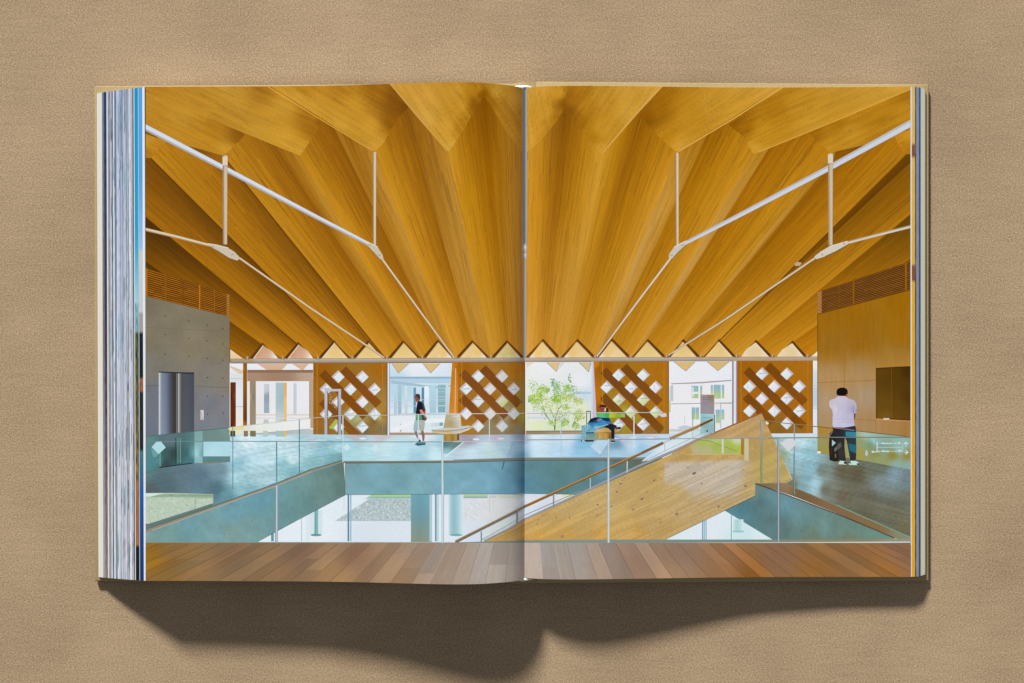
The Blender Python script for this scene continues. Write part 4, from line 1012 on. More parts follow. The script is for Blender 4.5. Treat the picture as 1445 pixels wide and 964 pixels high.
# ---- timber stair
k = el('printed_stair_side', 'big knotty pine stair side rising to a peak in the printed hall')
ws = idw([(1074,588,(206,152,100)),(1040,600,(206,152,98)),(1000,615,(198,144,92)),(1070,610,(198,146,90)),(1030,617,(204,156,106)),(1090,620,(186,152,66)),(1080,650,(178,156,66)),(1100,660,(182,164,80)),(1085,675,(178,158,76)),(1110,676,(196,172,90)),(1062,630,(186,148,66)),(1063,665,(190,164,92)),(960,645,(190,146,70)),(920,660,(186,146,66)),(930,680,(206,166,86)),(890,690,(206,170,96)),(860,690,(208,172,104)),(830,705,(210,176,112)),(800,715,(208,172,104)),(770,730,(212,164,88)),(745,742,(206,154,72)),(725,752,(176,126,50)),(700,761,(210,150,60)),(760,757,(224,152,40)),(800,757,(226,154,44)),(850,757,(226,156,44)),(880,740,(216,164,76)),(920,735,(210,170,100)),(900,755,(222,152,52)),(940,752,(204,152,76)),(960,720,(206,172,120)),(1000,710,(206,170,118)),(940,700,(206,174,116)),(990,680,(204,178,136)),(1035,670,(194,182,160)),(1035,695,(204,170,120)),(1000,695,(206,178,132)),(1050,690,(206,174,118)),(1015,645,(190,150,66)),(980,636,(190,146,72)),(860,720,(212,176,110)),(820,740,(214,168,86))], 2.8)
ca, sa = math.cos(0.44), math.sin(0.44)
def calm(c, g, t): return mix(c, g, t)
def wsf(x, y):
    b, a = x*ca-y*sa, x*sa+y*ca
    g = 1+0.04*N(a*0.55, b*0.012, 3)+0.035*N(a*1.3, b*0.03, 5)+(0.045 if N(a*0.14, b*0.018, 9) > 0.05 else -0.02)
    c = calm(ws(x, y), (190,165,114), 0.60)
    def sst(a_, b_, t): t = max(0.0, min(1.0, (t-a_)/(b_-a_))); return t*t*(3-2*t)
    al = sst(935.5, 938.5, x)*sst(650.5-(x-937)*0.02, 653.5-(x-937)*0.02, y)*(1-sst(1040, 1064, x+0.3*(y-660)))
    al *= 1-sst(14, 40, (y-654)-0.42*(x-937)*(1 if x < 985 else 0)-(20 if x >= 985 else 0)+14*N(x*0.04, y*0.04, 8))
    c = mix(c, (196,186,174), 0.8*al)
    return mul(c, g)
poly(k, [(1074.6,583),(1117,675.4),(1108,682),(1065.6,682),(1065.6,699.3),(935.7,762.5),(683.6,764.6),(720,747),(743,733),(830,693),(948,641),(985,621)], wsf, 3)
rt = random.Random(11)
for _ in range(70):
    t = rt.random(); x = 745+t*310; y = 735-(x-743)*0.452+rt.random()*(6+min(60,(x-740)*0.35))+2
    if y > 758 or y > 762-(x-935)*0.49: continue
    if y < 655 and x > 930: continue
    r = rt.choice((0.5,0.6,0.7,0.9,1.3)); oval(k, x, y, r*1.1, r*0.7, mix((148,112,76), (180,138,92), rt.random()), 7, -0.44)
    if rt.random() < 0.12: line(k, [(x-7*rt.random()-2,y+3),(x,y),(x+6*rt.random()+2,y-3)], 0.5, (168,126,70))
for (x, y, r) in ((793.5,757,2.0),(893.5,719,1.7),(906,704,1.8),(955,725.5,2.2),(1014,715,1.6),(876,683,1.5),(870.5,694,1.3),(863,714.5,1.2),(979.5,668,2.2),(1052,686,1.6),(923,678,1.4),(843,712.5,1.3),(932,737,1.4)): oval(k, x, y, r*1.3, r*0.9, (134,112,98), 9, -0.44)
kb = el('printed_board_joint')
c = 7.0
while c < 108:
    x = max(700.0, 743-(28-c)/0.452); x_end = 1060.0 if c > 30 else 1040.0
    while x < x_end-12:
        L = rt.uniform(40, 150); xe = min(x_end, x+L)
        ya, yb_ = 733+c-0.452*(x-743), 733+c-0.452*(xe-743)
        m = ws((x+xe)/2, (ya+yb_)/2); m = mul(mix(m, (188,165,117), 0.72), rt.choice((0.95, 0.97, 1.05)))
        if not (xe > 935 and yb_ < 656): line(kb, [(x,ya),(xe,yb_)], rt.choice((0.5,0.7,0.9)), m)
        x = xe+rt.uniform(4, 30)
    c += rt.uniform(4.0, 7.5)
k = el('printed_reflection', 'green lawn reflected in the printed glass over the stair')
poly(k, [(985.6,619.4),(1045.6,619.4),(1045.6,641),(968,641.4),(966,634)], idw([(972,638,(190,156,84)),(990,621,(170,190,92)),(1010,622,(186,198,120)),(1040,621,(206,214,180)),(1030,630,(170,190,76)),(1010,630,(166,184,84)),(1042,634,(176,192,86)),(980,636,(190,182,146)),(1000,637,(188,182,136)),(1030,639,(180,180,110)),(1020,634,(180,186,100))], 3), 3)
line(k, [(986,621),(1000,622),(1040,637)], 1.4, (150,166,66)); rect(k, 1018.4, 619.4, 1021.2, 640, (206,216,196)); rect(k, 1045.6, 619, 1049.6, 642, (170,130,52)); rect(k, 1050.4, 619, 1056.4, 650, (206,196,160))
line(k, [(968,641.3),(1046,641)], 0.9, (206,190,130))
# steps edge, stringer
k = el('printed_stringer')
line(k, [(683.6,764.4),(720,746.3),(743,732.6),(830,692.4),(900,659.5),(948,638.4)], 2.2, (158,156,160), 3.2, off=-1.2)
line(k, [(948,638.4),(985,620.4),(1010,610.5)], 3.0, (176,140,112)); line(k, [(1006,611.5),(1074.6,582.8)], 1.8, (160,100,62))
k = el('printed_stair_glass', 'glass side of the printed stair with its thin rails')
poly(k, [(905,651),(936,627),(1006,598),(1006,610),(985,618),(948,635.5),(915,650)], idw([(920,645,(206,226,236)),(950,630,(220,234,240)),(980,618,(214,230,236)),(1000,606,(170,204,206)),(940,636,(226,236,244))]), 4)
kk = el('printed_wire_rail'); line(kk, [(680,761),(742,726),(770,713.6),(820,692)], 0.6, (160,170,178)); line(k, [(905,653),(945,633),(1000,607.5)], 0.7, (150,166,170)); line(k, [(938,626),(938,638)], 1.2, (176,196,204)); line(k, [(977.5,609),(977.5,620)], 0.9, (160,190,196))
k = el('printed_sign', 'grey printed notice board on a stand by the stair')
poly(k, [(988.2,557),(1007.8,557),(1007.8,584),(988.4,583)], idw([(990,560,(160,148,154)),(1000,570,(154,146,156)),(1006,560,(150,126,104)),(995,580,(156,148,160))]), 4)
for r in range(7):
    for (x0, x1) in ((991.6,994.8),(996.2,998.4),(999.4,1001.4)):
        if (r*7+int(x0)) % 5 == 0 or (r > 3 and x0 > 995): continue
        line(k, [(x0,561+r*2.7),(x1,561+r*2.7)], 0.8 if r < 4 else 0.5, (112,102,112) if r < 3 else (134,126,136))
line(k, [(1007.4,557.4),(1007.4,584)], 0.9, (200,160,110))
poly(k, [(988.3,583.6),(1008,585),(1008,611),(988.3,612)], idw([(990,586,(150,198,210)),(1003,588,(166,208,212)),(995,600,(144,178,180)),(1004,606,(150,186,190)),(990,608,(160,196,206))]), 4)
line(k, [(1008.2,585),(1008.2,609)], 1.2, (80,126,134)); line(k, [(990,589.5),(1004,589)], 0.9, (110,166,180)); poly(k, [(995,608.5),(999,606.6),(999,609.5)], (50,60,70))
k = el('printed_handrail', 'brown handrail running up the printed stair')
line(k, [(642.5,764.6),(739.6,715),(743,713.2)], 3.4, (132,110,82), 3.4); line(k, [(743,713.2),(830,673),(905,639.5),(936,624.8)], 3.4, (146,104,40), 3.6); line(k, [(743,711.8),(905,638.2)], 1.0, (196,160,110)); line(k, [(642,763),(740,713.6)], 0.9, (190,180,166))
line(k, [(945,619.6),(988,600.2)], 3.2, (170,130,72), 3.2); line(k, [(988,600.2),(1006,591.8)], 3.4, (120,84,24), 3.2); line(k, [(944,617.8),(988,598.6)], 1.0, (190,160,120)); line(k, [(936,624.8),(945,620)], 1.4, (206,210,206))
k = el('printed_baluster')
for (x, y0, y1, c) in ((885,650.5,667,(206,208,196)),(833,674.5,690,(176,196,196)),(781,697.5,714.5,(140,140,140)),(729.6,722,738.5,(120,130,140)),(679,749.5,764.3,(140,150,156))): line(k, [(x,y0),(x,y1)], 1.6, c)

# ---- people and seats
k = el('printed_bench', 'cream island bench with a tapered backrest in the printed hall')
poly(k, [(608.6,607.5),(625,604),(646,601.5),(664,601),(667.5,603),(660,607.6),(648,612),(628,613),(613,611)], idw([(612,607.5,(206,196,164)),(635,611,(214,188,134)),(655,606,(206,206,196)),(640,604,(196,206,206)),(662,602.5,(224,216,196))]), 3)
poly(k, [(608.6,606.4),(628,603.6),(648,602.6),(660,600.6),(667,601.8),(650,604.8),(628,606.4),(612,607.6)], (206,206,206))
line(k, [(609,607.8),(630,608.6),(650,606.6),(666,602.6)], 0.9, (132,116,88))
poly(k, [(629.4,584.4),(649.6,584.6),(651,601),(648,604),(625.6,604)], idw([(632,588,(186,174,142)),(636,598,(176,162,116)),(629,602,(180,168,126)),(643,590,(196,190,166)),(647,590,(222,220,206)),(648,600,(206,204,196)),(641,602,(190,176,136))]), 2.5)
line(k, [(629.4,584.2),(650,584.2)], 1.4, (196,186,160)); rect(k, 639, 586.6, 649.6, 588.4, (226,218,196))
rect(k, 626, 613, 645, 622.6, idw([(628,618,(166,132,62)),(634,618,(190,156,84)),(638,618,(150,116,54)),(643,618,(186,152,84))], 3), 2); rect(k, 645, 612, 648, 621.5, (122,96,44))
k = el('printed_person', 'printed man with cropped hair in a black shirt and pale shorts, hands clasped behind')
oval(k, 588.9, 561.2, 4.0, 5.2, (120,84,72), 14, 0.15); poly(k, [(585.2,558.5),(588,555.6),(592.2,556.4),(593.2,560.5),(592.4,565),(590.5,562),(588,559.2)], (72,52,46)); poly(k, [(586.6,565),(591.8,564),(593,568.5),(588.6,569)], (150,98,80))
poly(k, [(585,562),(586.4,565.6),(588,566),(587,560)], (140,94,78))
poly(k, [(590.5,566.2),(594.2,566.4),(598.4,571),(600.4,578),(600.6,583),(598,586.6),(586.6,586),(587.4,576),(588.6,570)], (26,24,36)); poly(k, [(595.6,568.6),(598.6,571.4),(600.6,578.6),(599.4,582.6),(597,576)], (62,66,96))
poly(k, [(592,578.4),(595.6,578),(598.4,582.4),(599.4,586),(594.8,585.6)], (214,140,112)); poly(k, [(599.6,579),(601,580.2),(600.2,584.4),(598.6,582.6)], (190,116,92))
poly(k, [(586.4,585.6),(595,585.6),(596,593.6),(586.4,593.6)], idw([(588,588,(120,170,150)),(593,592,(70,150,110)),(588,592,(60,150,100))], 2), 2)
poly(k, [(594.6,586),(599,585.8),(602.4,590.4),(601.4,593.6),(596,593.8)], (74,66,72)); poly(k, [(597,585.8),(599,585.8),(602.8,590),(601.4,592.4)], (170,112,98))
poly(k, [(585.4,593),(599.8,593),(599.2,600),(598,608.6),(592.4,608),(590.6,603),(588.4,609),(583.2,607.2),(584,599)], idw([(587,597,(170,190,196)),(597,597,(182,184,168)),(596,606,(176,176,160)),(585,605,(150,190,206))], 2), 3)
poly(k, [(584.4,608.4),(588.4,609),(590.4,616),(592.8,622),(590.6,622.6),(586.6,614.6)], (126,120,136)); poly(k, [(593.8,608.4),(597.6,608.6),(599.4,615),(598.6,622.4),(596.2,622.4),(595.6,616)], (140,106,98))
poly(k, [(590.4,621),(593.4,620.8),(594,623),(590,623.4)], (34,44,60)); poly(k, [(585,627.4),(588.4,624.4),(600.4,624.4),(600.8,627.4),(596,628.4),(590,629.4)], (74,122,142)); rect(k, 589.6, 585.6, 591.2, 622, (206,222,222)); line(k, [(588,627),(600,627.6)], 0.9, (40,70,92))
k = el('printed_bench', 'round gold bench under the seated man in the printed hall')
poly(k, [(836,612.6),(842,606.6),(852,604),(864,604.4),(874,608),(873,610),(860,611.4),(845,611.4)], idw([(845,608,(206,176,124)),(860,607,(200,160,84)),(868,608,(190,150,90))]), 3); line(k, [(838,611),(850,610.6),(866,609.6)], 0.9, (140,106,46))
rect(k, 841.5, 610.6, 863, 620, idw([(843,616,(170,124,44)),(846,616,(216,190,128)),(850,616,(186,142,62)),(856,616,(204,164,96)),(860,616,(130,92,34))], 3.2), 2)
k = el('printed_suitcase', 'grey wheeled suitcase beside the seated man in the printed hall')
line(k, [(827.8,600),(827.8,580.4),(833,580.4),(833,600)], 1.1, (74,70,76))
poly(k, [(820,600.5),(836,599),(840,603),(841,620.5),(820.6,621.4)], lambda x, y: mul((130,176,192), 1+0.30*N(x*0.6, y*0.5, 2)), 1.4)
poly(k, [(827,611.6),(841,610.2),(841,621),(827,621.4)], idw([(830,614,(120,160,160)),(836,614,(110,160,120)),(838,619,(132,160,160))], 2), 2); poly(k, [(826,610.4),(838,609.6),(838,611.6),(827,612.2)], (44,82,120)); line(k, [(830.6,614),(838,613.8)], 1.0, (80,150,90))
poly(k, [(819.6,620.6),(824,620),(824,622.6),(820,623)], (190,204,210)); poly(k, [(824,620.8),(839,620.6),(837,623.2),(827,623.6)], (64,62,56)); oval(k, 820.6, 621.8, 1.0, 1.4, (60,70,80), 7)
k = el('printed_person', 'printed man in a blue jacket and dark trousers seated with one leg crossed')
oval(k, 849.4, 577, 3.7, 5.2, (158,82,66), 12); line(k, [(846.6,577.4),(852,577.4)], 0.8, (84,36,36)); line(k, [(848.4,580.4),(851,580.4)], 0.7, (110,44,44)); poly(k, [(845.6,574.4),(846.6,571.6),(850.6,571),(855,572.2),(856,574.4),(852,574.6),(848,574.2),(846.2,576.4)], (66,30,40)); poly(k, [(854,575.6),(858.6,576),(858.8,582),(855,582),(853.4,579)], (70,40,44)); poly(k, [(853.4,576.2),(855.2,576.4),(854.6,580.6),(853,580.4)], (226,224,214))
poly(k, [(843,582.4),(859.6,582.4),(859,590),(841.6,589.6)], idw([(846,586,(86,190,110)),(856,586,(60,170,90)),(850,588,(120,196,130))], 2), 2); poly(k, [(859.6,582.8),(882,583.6),(882,589),(859.4,590)], idw([(864,586,(190,200,40)),(872,587,(140,170,50)),(880,585,(160,190,110))], 2), 2.5)
poly(k, [(841,588.6),(859.4,589.6),(863.4,595.6),(852,602.6),(838,607.4),(826.6,610.6),(834,602),(828.6,598),(832.4,592.4),(838,589.4)], idw([(836,593,(50,70,116)),(842,592,(30,44,76)),(846,596,(56,140,190)),(836,599,(40,140,196)),(858,594,(40,120,170)),(852,598,(70,150,190)),(842,603,(140,190,210)),(834,607,(110,170,196))], 2.8), 2)
poly(k, [(841.6,593.4),(846,590.6),(849,591),(844.6,594.6)], (170,120,120)); poly(k, [(830.6,594.6),(834.4,590.6),(840.4,589),(842.6,592),(838.6,595),(832,596.4)], (26,30,56)); poly(k, [(849,590),(859.4,590),(861.4,594),(856,594.6),(849.6,592.4)], (30,40,70)); poly(k, [(843.6,596.6),(848.6,591.6),(851,592.6),(849,598),(842.6,602)], (40,150,214)); line(k, [(834,597),(843,595.4),(850,596)], 0.8, (24,84,140)); line(k, [(838,603.6),(848,602),(858,599)], 0.9, (176,206,214))
poly(k, [(852,602.4),(862,597.6),(866.4,600.4),(867.4,608),(866.8,620.6),(862.8,620.2),(862.4,608),(858,604.4)], (24,34,54)); poly(k, [(863.4,597.8),(870.6,600.8),(868.2,604.2),(865.4,602.6)], (32,40,58)); poly(k, [(867.4,602.2),(875.8,602.4),(876.4,604.4),(872.6,606.2),(867.6,604.2)], (46,42,40)); line(k, [(869,602.8),(873,603.4)], 0.9, (140,120,100))
poly(k, [(861.8,620.4),(867.4,619.6),(868,623.8),(862.4,624.4)], (62,66,62)); line(k, [(862.4,622),(867.6,621.6)], 0.9, (150,140,110)); line(k, [(862,624.6),(867,624.6)], 0.8, (200,206,206))
k = el('printed_suitcase', 'dark wheeled bag at the left leg of the standing man')
poly(k, [(1170.4,612),(1174,608.4),(1178,606.4),(1184,640),(1184,650.4),(1178,651.6),(1170.6,649.6),(1169.4,630)], (38,34,34)); line(k, [(1170,617),(1172.6,612),(1175.6,608.6)], 0.8, (140,140,140)); line(k, [(1172.6,632),(1173,642)], 1.1, (86,36,30)); rect(k, 1178, 640.6, 1180, 646, (120,104,60)); poly(k, [(1174,620.6),(1179.4,625),(1174,630)], (170,206,206)); poly(k, [(1176.6,634),(1184,626),(1186,630),(1178,638)], (106,106,100))
k = el('printed_person', 'printed man in a white shirt and dark trousers seen from behind')
poly(k, [(1181.4,557),(1193.4,557),(1193,563),(1182,562)], (176,112,76))
poly(k, [(1180.2,553),(1181.6,549),(1185.4,547.2),(1190.6,547),(1194.6,548.6),(1196.4,552.4),(1196,556.6),(1193.6,559.4),(1190.6,558.4),(1186,559.2),(1182,558),(1180.4,556)], lambda x, y: mul((24,14,12), 1+0.4*N(x*0.8,y*0.8)), 2.5); poly(k, [(1192.6,557.6),(1195.6,555),(1194.8,559.6),(1193,561)], (150,90,56))
poly(k, [(1182.4,558.8),(1192.4,559),(1198,562.6),(1205,565),(1208.4,570),(1209.2,582),(1207,583.6),(1205,584),(1204.6,592),(1206,600.8),(1197,603.4),(1176,603),(1174.6,600),(1175,584),(1173.6,577.4),(1170.4,574),(1169.8,566.6),(1172.6,564),(1178,562.8)], idw([(1172,568,(204,196,206)),(1185,564,(204,198,216)),(1190,575,(198,192,212)),(1206,570,(190,184,206)),(1180,590,(206,202,224)),(1200,590,(190,188,214)),(1190,600,(206,200,222)),(1178,577,(214,208,222)),(1204,578,(172,166,194))], 2.6), 2.5)
line(k, [(1204.4,570),(1203.6,578),(1204.6,584)], 0.8, (140,136,166)); line(k, [(1176,592),(1190,590.6),(1204,592.4)], 0.6, (176,170,196)); poly(k, [(1205,583.6),(1207,583.4),(1206.8,589),(1205.4,592)], (96,62,46)); line(k, [(1207.4,580),(1209,579.4)], 0.9, (50,40,40)); line(k, [(1180,566),(1184,576),(1182,586)], 0.7, (186,180,202)); line(k, [(1198,565),(1195,575),(1197,585)], 0.7, (182,176,200)); line(k, [(1188,594),(1196,596.6),(1204,595.6)], 0.6, (172,166,194)); line(k, [(1187,560),(1187,563)], 0.7, (190,180,200)); line(k, [(1175,577),(1176,588)], 0.6, (180,174,196))
poly(k, [(1174.8,603),(1190,603.6),(1206.8,600.8),(1208,606),(1208,617),(1208.4,632),(1208,647),(1207,650),(1199.8,650),(1198,640),(1194.6,622),(1192,617.5),(1191.6,630),(1193.6,650),(1184.6,651),(1183,640),(1181,628),(1178.8,616),(1175.6,610)], idw([(1180,606,(44,36,42)),(1205,604,(50,40,66)),(1184,618,(44,42,42)),(1186,640,(58,54,50)),(1190,628,(46,44,44)),(1202,612,(38,80,94)),(1202,622,(44,60,66)),(1202,632,(42,76,86)),(1203,645,(46,48,50)),(1190,648,(50,46,44))], 2.6), 2.5)
poly(k, [(1193,609),(1207.8,610),(1208,616.4),(1193.4,615.6)], (52,136,158)); poly(k, [(1196.6,626),(1208.2,628),(1208.2,640),(1199.8,636)], (44,104,122)); line(k, [(1176,603.6),(1206,607.4)], 1.0, (156,134,120)); poly(k, [(1181,628),(1186,624),(1188,630),(1183,634)], (92,90,86))
poly(k, [(1183,654),(1185.6,650),(1190,650.6),(1194.8,652.6),(1194.4,655.6),(1190,656),(1183.4,655.4)], (196,226,216)); poly(k, [(1191,651.6),(1194.8,652),(1194.6,655),(1190.6,654.4)], (60,50,50)); poly(k, [(1197.6,654.6),(1200,650.4),(1207,650.4),(1212,653),(1214.6,655),(1211,656.6),(1198,656)], (196,228,218)); poly(k, [(1208.6,654),(1213,653.6),(1214,655.8),(1209.4,656.4)], (50,52,48)); poly(k, [(1197.8,653.4),(1199.6,651),(1201.4,654.6)], (70,60,56)); line(k, [(1184,655.6),(1194,656.2)], 0.8, (70,70,66))

# ---- white lettering and signs on the right-hand glass
k = el('printed_glass_lettering', 'white lettering and arrows on the printed glass')
WH = (226,238,242)
line(k, [(1278.4,630),(1278.4,624.4)], 0.9, WH); line(k, [(1275.4,626.6),(1278.4,624.2),(1281.6,626.8)], 1.1, WH)
line(k, [(1276,638.4),(1280.8,638.4)], 0.9, WH); line(k, [(1278,635.6),(1281.2,638.4),(1278,641.4)], 1.1, WH)
line(k, [(1237.5,624.6),(1237.6,638.6)], 1.1, WH); line(k, [(1236.4,624.2),(1237.8,626.4)], 1.2, WH); line(k, [(1273.6,626),(1273.2,637.6)], 0.8, (190,216,216))
line(k, [(1238,631.4),(1272,631.4)], 0.7, (196,218,214)); line(k, [(1238,637.2),(1274,636.8)], 0.7, (196,220,218)); line(k, [(1239,625.8),(1270,625.6)], 0.6, (190,214,210))
for (x0, x1, y, h) in ((1244,1247.2,625.6,2.4),(1247.8,1250.6,626,2),(1251,1252.8,625.6,2.2),(1253.2,1256,626,1.7),(1256.4,1258.8,625.8,1.8),(1262,1264,625.6,2),(1265,1266,625.4,2.4),(1267.6,1270.6,625.2,2.8),(1230,1233.6,637.6,2.8),(1234.4,1236.4,637.6,2),(1239,1241.4,637.2,1.8),(1244.6,1248,636.6,2.6),(1248.8,1251,637,2),(1251.6,1254.2,637,2.2),(1263.6,1264.8,637,2),(1267.4,1270.8,636.2,3)):
    rect(k, x0, y-h/2, x1, y+h/2, mix(WH, (180,206,200), 0.25)); line(k, [((x0+x1)/2,y-h/2),((x0+x1)/2,y+h/2)], 0.35, (140,170,160))
k = el('printed_reflection')
poly(k, [(1222.4,634.4),(1224,637.6),(1225.4,640.6),(1223.4,643.4),(1220.6,642),(1221.2,638)], (196,206,214)); line(k, [(1222,640),(1224.6,640.4)], 0.7, (120,134,160))

# ---- glass rails across the hall
k = el('printed_glass_rail', 'thin glass rail along the back of the printed hall')
line(k, [(438,590.4),(484,586.2),(547,586)], 0.8, (196,206,190)); line(k, [(547,585.4),(640,584.2),(740,583.4)], 0.9, (214,226,228)); line(k, [(743,583),(840,582.4),(936,582.2)], 0.9, (206,212,206))
for (x, y0, y1, c, w) in ((328.6,603,690,(86,150,164),1.2),(422.4,592,668,(70,130,146),1.3),(484,587,652,(206,232,240),1.4),(690.6,585,624,(216,226,232),1.2),(791.6,592,646,(196,216,224),1.2),(894.6,587,632,(222,230,236),1.5),(590,586,622,(214,228,232),0.8)): line(k, [(x,y0),(x,y1)], w, c)
poly(k, [(928,584),(940,583),(941,588),(934,589)], (214,214,206))
k = el('printed_glass_rail', 'tilted glass rail at the head of the printed stair')
line(k, [(1074.6,593),(1100,596.2),(1153,602)], 1.0, (150,140,96)); rect(k, 1072.6, 592.6, 1076, 683, idw([(1073,600,(120,110,90)),(1075.4,600,(206,206,196)),(1073,660,(110,110,60)),(1075,660,(180,190,150))], 3), 3)
line(k, [(1120.8,598.6),(1120.8,698)], 1.5, (140,164,170)); line(k, [(1120.2,640),(1120.2,700)], 0.9, (70,110,116)); poly(k, [(1081,594),(1085,597),(1083.6,600),(1080,597)], (236,226,206))
k = el('printed_front_rail', 'frameless glass rail spanning the front of the printed hall')
line(k, [(200,622.9),(324,622.7),(420,623.2),(545,623.6),(640,623.6)], 1.0, (110,146,152)); line(k, [(640,623.6),(740,621.4)], 1.0, (196,206,214)); line(k, [(743,620.6),(860,620),(945,619.2),(1085,618)], 1.1, (146,166,176)); line(k, [(1085,618),(1153,617.2),(1286,616.9)], 1.2, (128,140,126))
poly(k, [(200,764.8),(420,765),(640,765.4),(740,762.6),(860,761.4),(1100,761.4),(1286,759.8),(1286,764.6),(1100,765.4),(860,766.6),(743,767.8),(640,770.4),(420,769),(200,768.6)], idw([(210,766,(140,150,132)),(380,766,(130,150,146)),(600,767,(130,150,144)),(740,765,(120,140,136)),(800,764,(130,150,142)),(1000,763,(126,142,136)),(1200,762,(140,136,106)),(1280,761,(150,150,126))]), 5)
line(k, [(200,769.4),(420,770),(640,771.2),(690,770.4),(743,768.6),(860,767.2),(1100,766),(1286,765)], 1.7, (206,222,226))
line(k, [(560,768.6),(640,769),(700,767.6),(743,766)], 0.8, (150,190,190))
for (x, y0, y1, c1, c2) in ((390.4,623,769,(98,150,166),(190,196,206)),(624.6,623,770,(176,206,214),(222,234,240)),(858.8,620,766,(170,190,190),(220,228,228)),(1098.6,618,765,(90,124,130),(184,186,204))):
    if x < 400: rect(k, x-0.9, y0, x+0.9, 685, c1); rect(k, x-1.4, 685, x+1.4, y1, c2); line(k, [(x-1.6,688),(x-1.6,768)], 0.7, (96,130,136))
    else: rect(k, x-0.9, y0, x+0.9, y1, mul(c2, 0.95)); line(k, [(x-1.3,y0),(x-1.3,y1)], 0.7, c1); line(k, [(x+1.2,y0+60),(x+1.2,y1)], 0.6, c1)
k = el('printed_reflection', 'pale diamond mirrored in the glass by the seated man')
poly(k, [(832.8,630.4),(842.6,621),(857.4,621),(857.4,627),(846.8,642)], idw([(836,630,(196,218,234)),(848,624,(190,220,240)),(850,634,(176,210,234)),(846,640,(206,226,238))], 2), 3)
k = el('printed_reflection', 'pale diamond mirrored in the glass left of the standing man')
poly(k, [(1101,626),(1110.4,619.4),(1119,619.4),(1125,625.6),(1113,637.8)], (216,220,222))

# ---- foreground boards
k = el('printed_foreground_floor', 'broad plank floor along the foot of the printed picture')
fc = idw([(210,815,(166,124,66)),(240,780,(146,112,72)),(215,790,(170,126,40)),(290,810,(160,126,86)),(320,785,(140,112,84)),(390,800,(156,124,88)),(420,780,(140,112,92)),(470,810,(176,140,98)),(500,780,(150,118,96)),(560,805,(178,146,114)),(600,780,(164,144,130)),(640,805,(182,158,138)),(690,790,(176,160,150)),(730,800,(170,158,152)),(760,790,(172,160,156)),(800,785,(170,160,152)),(800,812,(178,162,150)),(850,800,(176,152,134)),(900,795,(160,132,112)),(950,810,(178,142,110)),(960,780,(160,128,106)),(1020,800,(166,122,84)),(1060,815,(160,110,58)),(1100,785,(150,112,84)),(1150,805,(166,118,64)),(1200,785,(152,112,72)),(1250,810,(174,122,66)),(1275,780,(150,112,84))], 2.6)
rt = random.Random(21); x = -40.0
VPX, VPY = 742.0, 535.0
def at(xb, y):                  # a floor line that meets the foot of the picture at xb
    vy = 560 if xb < VPX else 525
    return VPX+(xb-VPX)*(y-vy)/(822-vy)
while x < 1550:
    w = rt.uniform(20,34)
    t = 0.0; y = 768.0
    y_cut = rt.choice((rt.uniform(775,815), 830, 830))
    for (ya, yb_) in ((766, min(y_cut, 828)), (y_cut, 828)):
        if yb_-ya < 1: continue
        f = 1+rt.gauss(0, 0.042); h = rt.gauss(0, 0.014)
        k.new()
        m = max(1, int((yb_-ya)/8)); q = 5
        for j in range(m):
            y0, y1 = ya+(yb_-ya)*j/m, ya+(yb_-ya)*(j+1)/m
            for s in range(q):
                u0, u1 = x+w*s/q, x+w*(s+1)/q
                pts = [(at(u0,y0),y0),(at(u1,y0),y0),(at(u1,y1),y1),(at(u0,y1),y1)]
                cs = []
                for p in pts:
                    c = fc(p[0], p[1]); c = mix(mul(c, 0.94), (180,168,156), 0.75*math.exp(-((p[0]-725)/95.0)**2)); g = f*(1+0.03*N(u0*0.3, p[1]*0.03, 4)+0.02*N(s*3.1+x, y0*0.3, 1))
                    cs.append((c[0]*g*(1+h), c[1]*g, c[2]*g*(1-h)))
                cell(k, pts, cs)
    xs = x
    line(k, [(at(xs,768),768),(at(xs,826),826)], 0.7, mul(mix(mul(fc(at(xs,800),800),0.87), (176,166,158), 0.75*math.exp(-((at(xs,800)-725)/95.0)**2)), 0.86 if rt.random() < 0.7 else 1.18))
    x += w

# ---- ties and hangers under the roof
WT = (216,214,212); GY = (176,168,158)
def tie(pts, w0, w1, c, sh, label=None):
    kk = el('printed_tie_rod', label); n = len(pts)
    line(kk, pts, w0, sh, w1, off=0); line(kk, pts, w0*0.62, c, w1*0.6, off=-w0*0.12)
tie([(200,177),(320,239.5),(440,303),(524,346.5)], 8.6, 5.0, (214,222,232), (176,176,180), 'thick white tie rod on the left page')
tie([(1288,172.5),(1172,236),(1040,305.5),(966,343.5)], 9.6, 4.6, (206,214,226), (190,188,190), 'thick white tie rod on the right page')
tie([(200,322.5),(250,334.5),(300,347.5)], 4.6, 4.0, (222,206,180), (180,150,106))
tie([(338,364.5),(440,436.4),(522,491),(542,505)], 3.2, 2.6, (220,204,178), (176,140,90))
tie([(1288,319),(1240,331),(1190,344)], 4.4, 4.2, (214,206,192), (176,150,110))
tie([(1152,362.5),(1020,452.7),(943,501)], 3.4, 2.4, (216,204,184), (170,136,84))
tie([(537,363),(590,436),(641,505.5)], 3.4, 2.6, (222,208,186), (172,136,88))
tie([(947,363),(900,425),(842,503)], 3.6, 2.6, (222,214,200), (172,140,94))
tie([(317.6,219.5),(317.6,345)], 7.0, 6.2, (206,190,166), (166,140,104))
tie([(528.4,214.5),(528.4,346)], 5.2, 4.6, (212,198,176), (166,138,96))
tie([(955.3,215.5),(955.6,348)], 5.0, 4.4, (216,200,176), (166,134,90))
tie([(1171.9,216.5),(1171.9,346)], 7.2, 6.2, (204,190,166), (170,146,112))
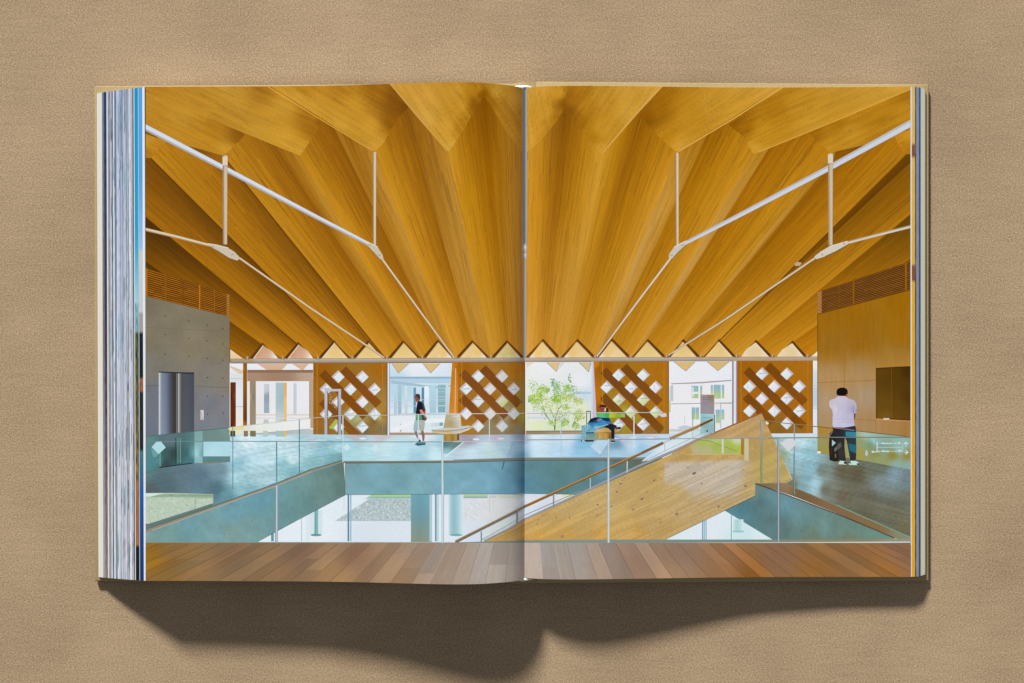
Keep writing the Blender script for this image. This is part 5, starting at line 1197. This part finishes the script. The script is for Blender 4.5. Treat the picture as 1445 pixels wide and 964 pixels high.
def node(pts, bolts, c=(206,194,174)):
    kk = el('printed_tie_joint'); poly(kk, pts, c); line(kk, pts[:3], 1.2, (232,222,206)); line(kk, [pts[-1],pts[-2],pts[-3]], 1.1, (150,122,82))
    for (x, y) in bolts: oval(kk, x, y, 1.8, 1.5, (168,146,112), 8); oval(kk, x-0.3, y-0.4, 1.0, 0.8, (226,216,200), 7)
node([(294,344),(306,346),(322,350),(331,355.5),(339,364),(335,368),(322,363.5),(308,354.5),(295,347.5)], [(300,347.5),(327,359)])
node([(516,342),(526,345),(533,349),(540,360),(541,366),(536,366),(527,356),(517,346)], [(521,345.5),(535,360)])
node([(969,340),(960,344),(951,349),(944,359),(944,365.5),(949,365),(957,356),(968,346)], [(963,345.5),(947.5,360)], (206,198,186))
node([(1196,340.5),(1184,344),(1170,348),(1158,355),(1149,362),(1152,366),(1164,362),(1180,354.5),(1196,345.5)], [(1191,343.5),(1160,359)], (214,206,192))
for (x, y0, c) in ((317.6,221,(222,208,186)),(1171.9,218,(222,208,186))):
    kk = el('printed_hanger_cap'); rect(kk, x-3.6, y0, x+3.6, y0+13, c); line(kk, [(x-3.6,y0+13),(x+3.6,y0+13)], 1.0, (170,146,110))
kk = el('printed_lamp'); poly(kk, [(1121,372.5),(1127,369),(1131,371),(1129,375),(1122,375.6)], (196,172,140)); line(kk, [(1127,370),(1131,366)], 2.0, (90,60,14))
# white upright rod in the fold of the book, gutter shade in its ink
kk = el('printed_tie_rod', 'white upright rod, greyed by shade put into its colour, in the gutter between the two pages')
line(kk, [(740.3,117),(740.3,352)], 6.0, (146,158,170)); line(kk, [(740.6,117),(740.6,352)], 2.2, (118,132,148)); line(kk, [(740.2,352),(740.2,505)], 4.0, (166,172,174)); line(kk, [(742,352),(742,505)], 0.9, (136,140,140))
kk = el('printed_tie_joint'); oval(kk, 740.2, 350, 3.4, 6.5, (170,182,194), 12); oval(kk, 740.2, 361, 3.4, 6.5, (160,170,180), 12); oval(kk, 740.4, 349, 1.6, 2.4, (206,214,222), 8); oval(kk, 740.4, 360, 1.6, 2.8, (200,206,212), 8)
for k in INKS: build_ink(k, pages)

# ------------------------------------------------------------------ light and camera
wd = bpy.data.worlds.new('World'); sc.world = wd; wd.use_nodes = True
bg = wd.node_tree.nodes['Background']; bg.inputs['Color'].default_value = (0.93, 0.98, 1.08, 1); bg.inputs['Strength'].default_value = 0.228
la = bpy.data.lights.new('studio_lamp', 'AREA'); la.shape = 'DISK'; la.size = 2.6; la.energy = 7590; la.color = (1.0, 0.985, 0.955)
lo = bpy.data.objects.new('studio_lamp', la); col.objects.link(lo)
d = Vector(LV)
lo.location = d*20.0+Vector((0, 0, 0)); lo.rotation_euler = d.to_track_quat('Z', 'Y').to_euler()
cd = bpy.data.cameras.new('camera'); cam = bpy.data.objects.new('camera', cd); col.objects.link(cam)
cam.location = (0, 0, D*S); cam.rotation_euler = (0, 0, 0)
cd.sensor_fit = 'HORIZONTAL'; cd.sensor_width = 36; cd.lens = 36*D/1445.0
cd.shift_x = 0.0; cd.shift_y = (CY-482.0)/1445.0
cd.clip_start = 0.01; cd.clip_end = 50
sc.camera = cam
vs = sc.view_settings; vs.view_transform = 'Standard'; vs.look = 'None'; vs.exposure = 0; vs.gamma = 1
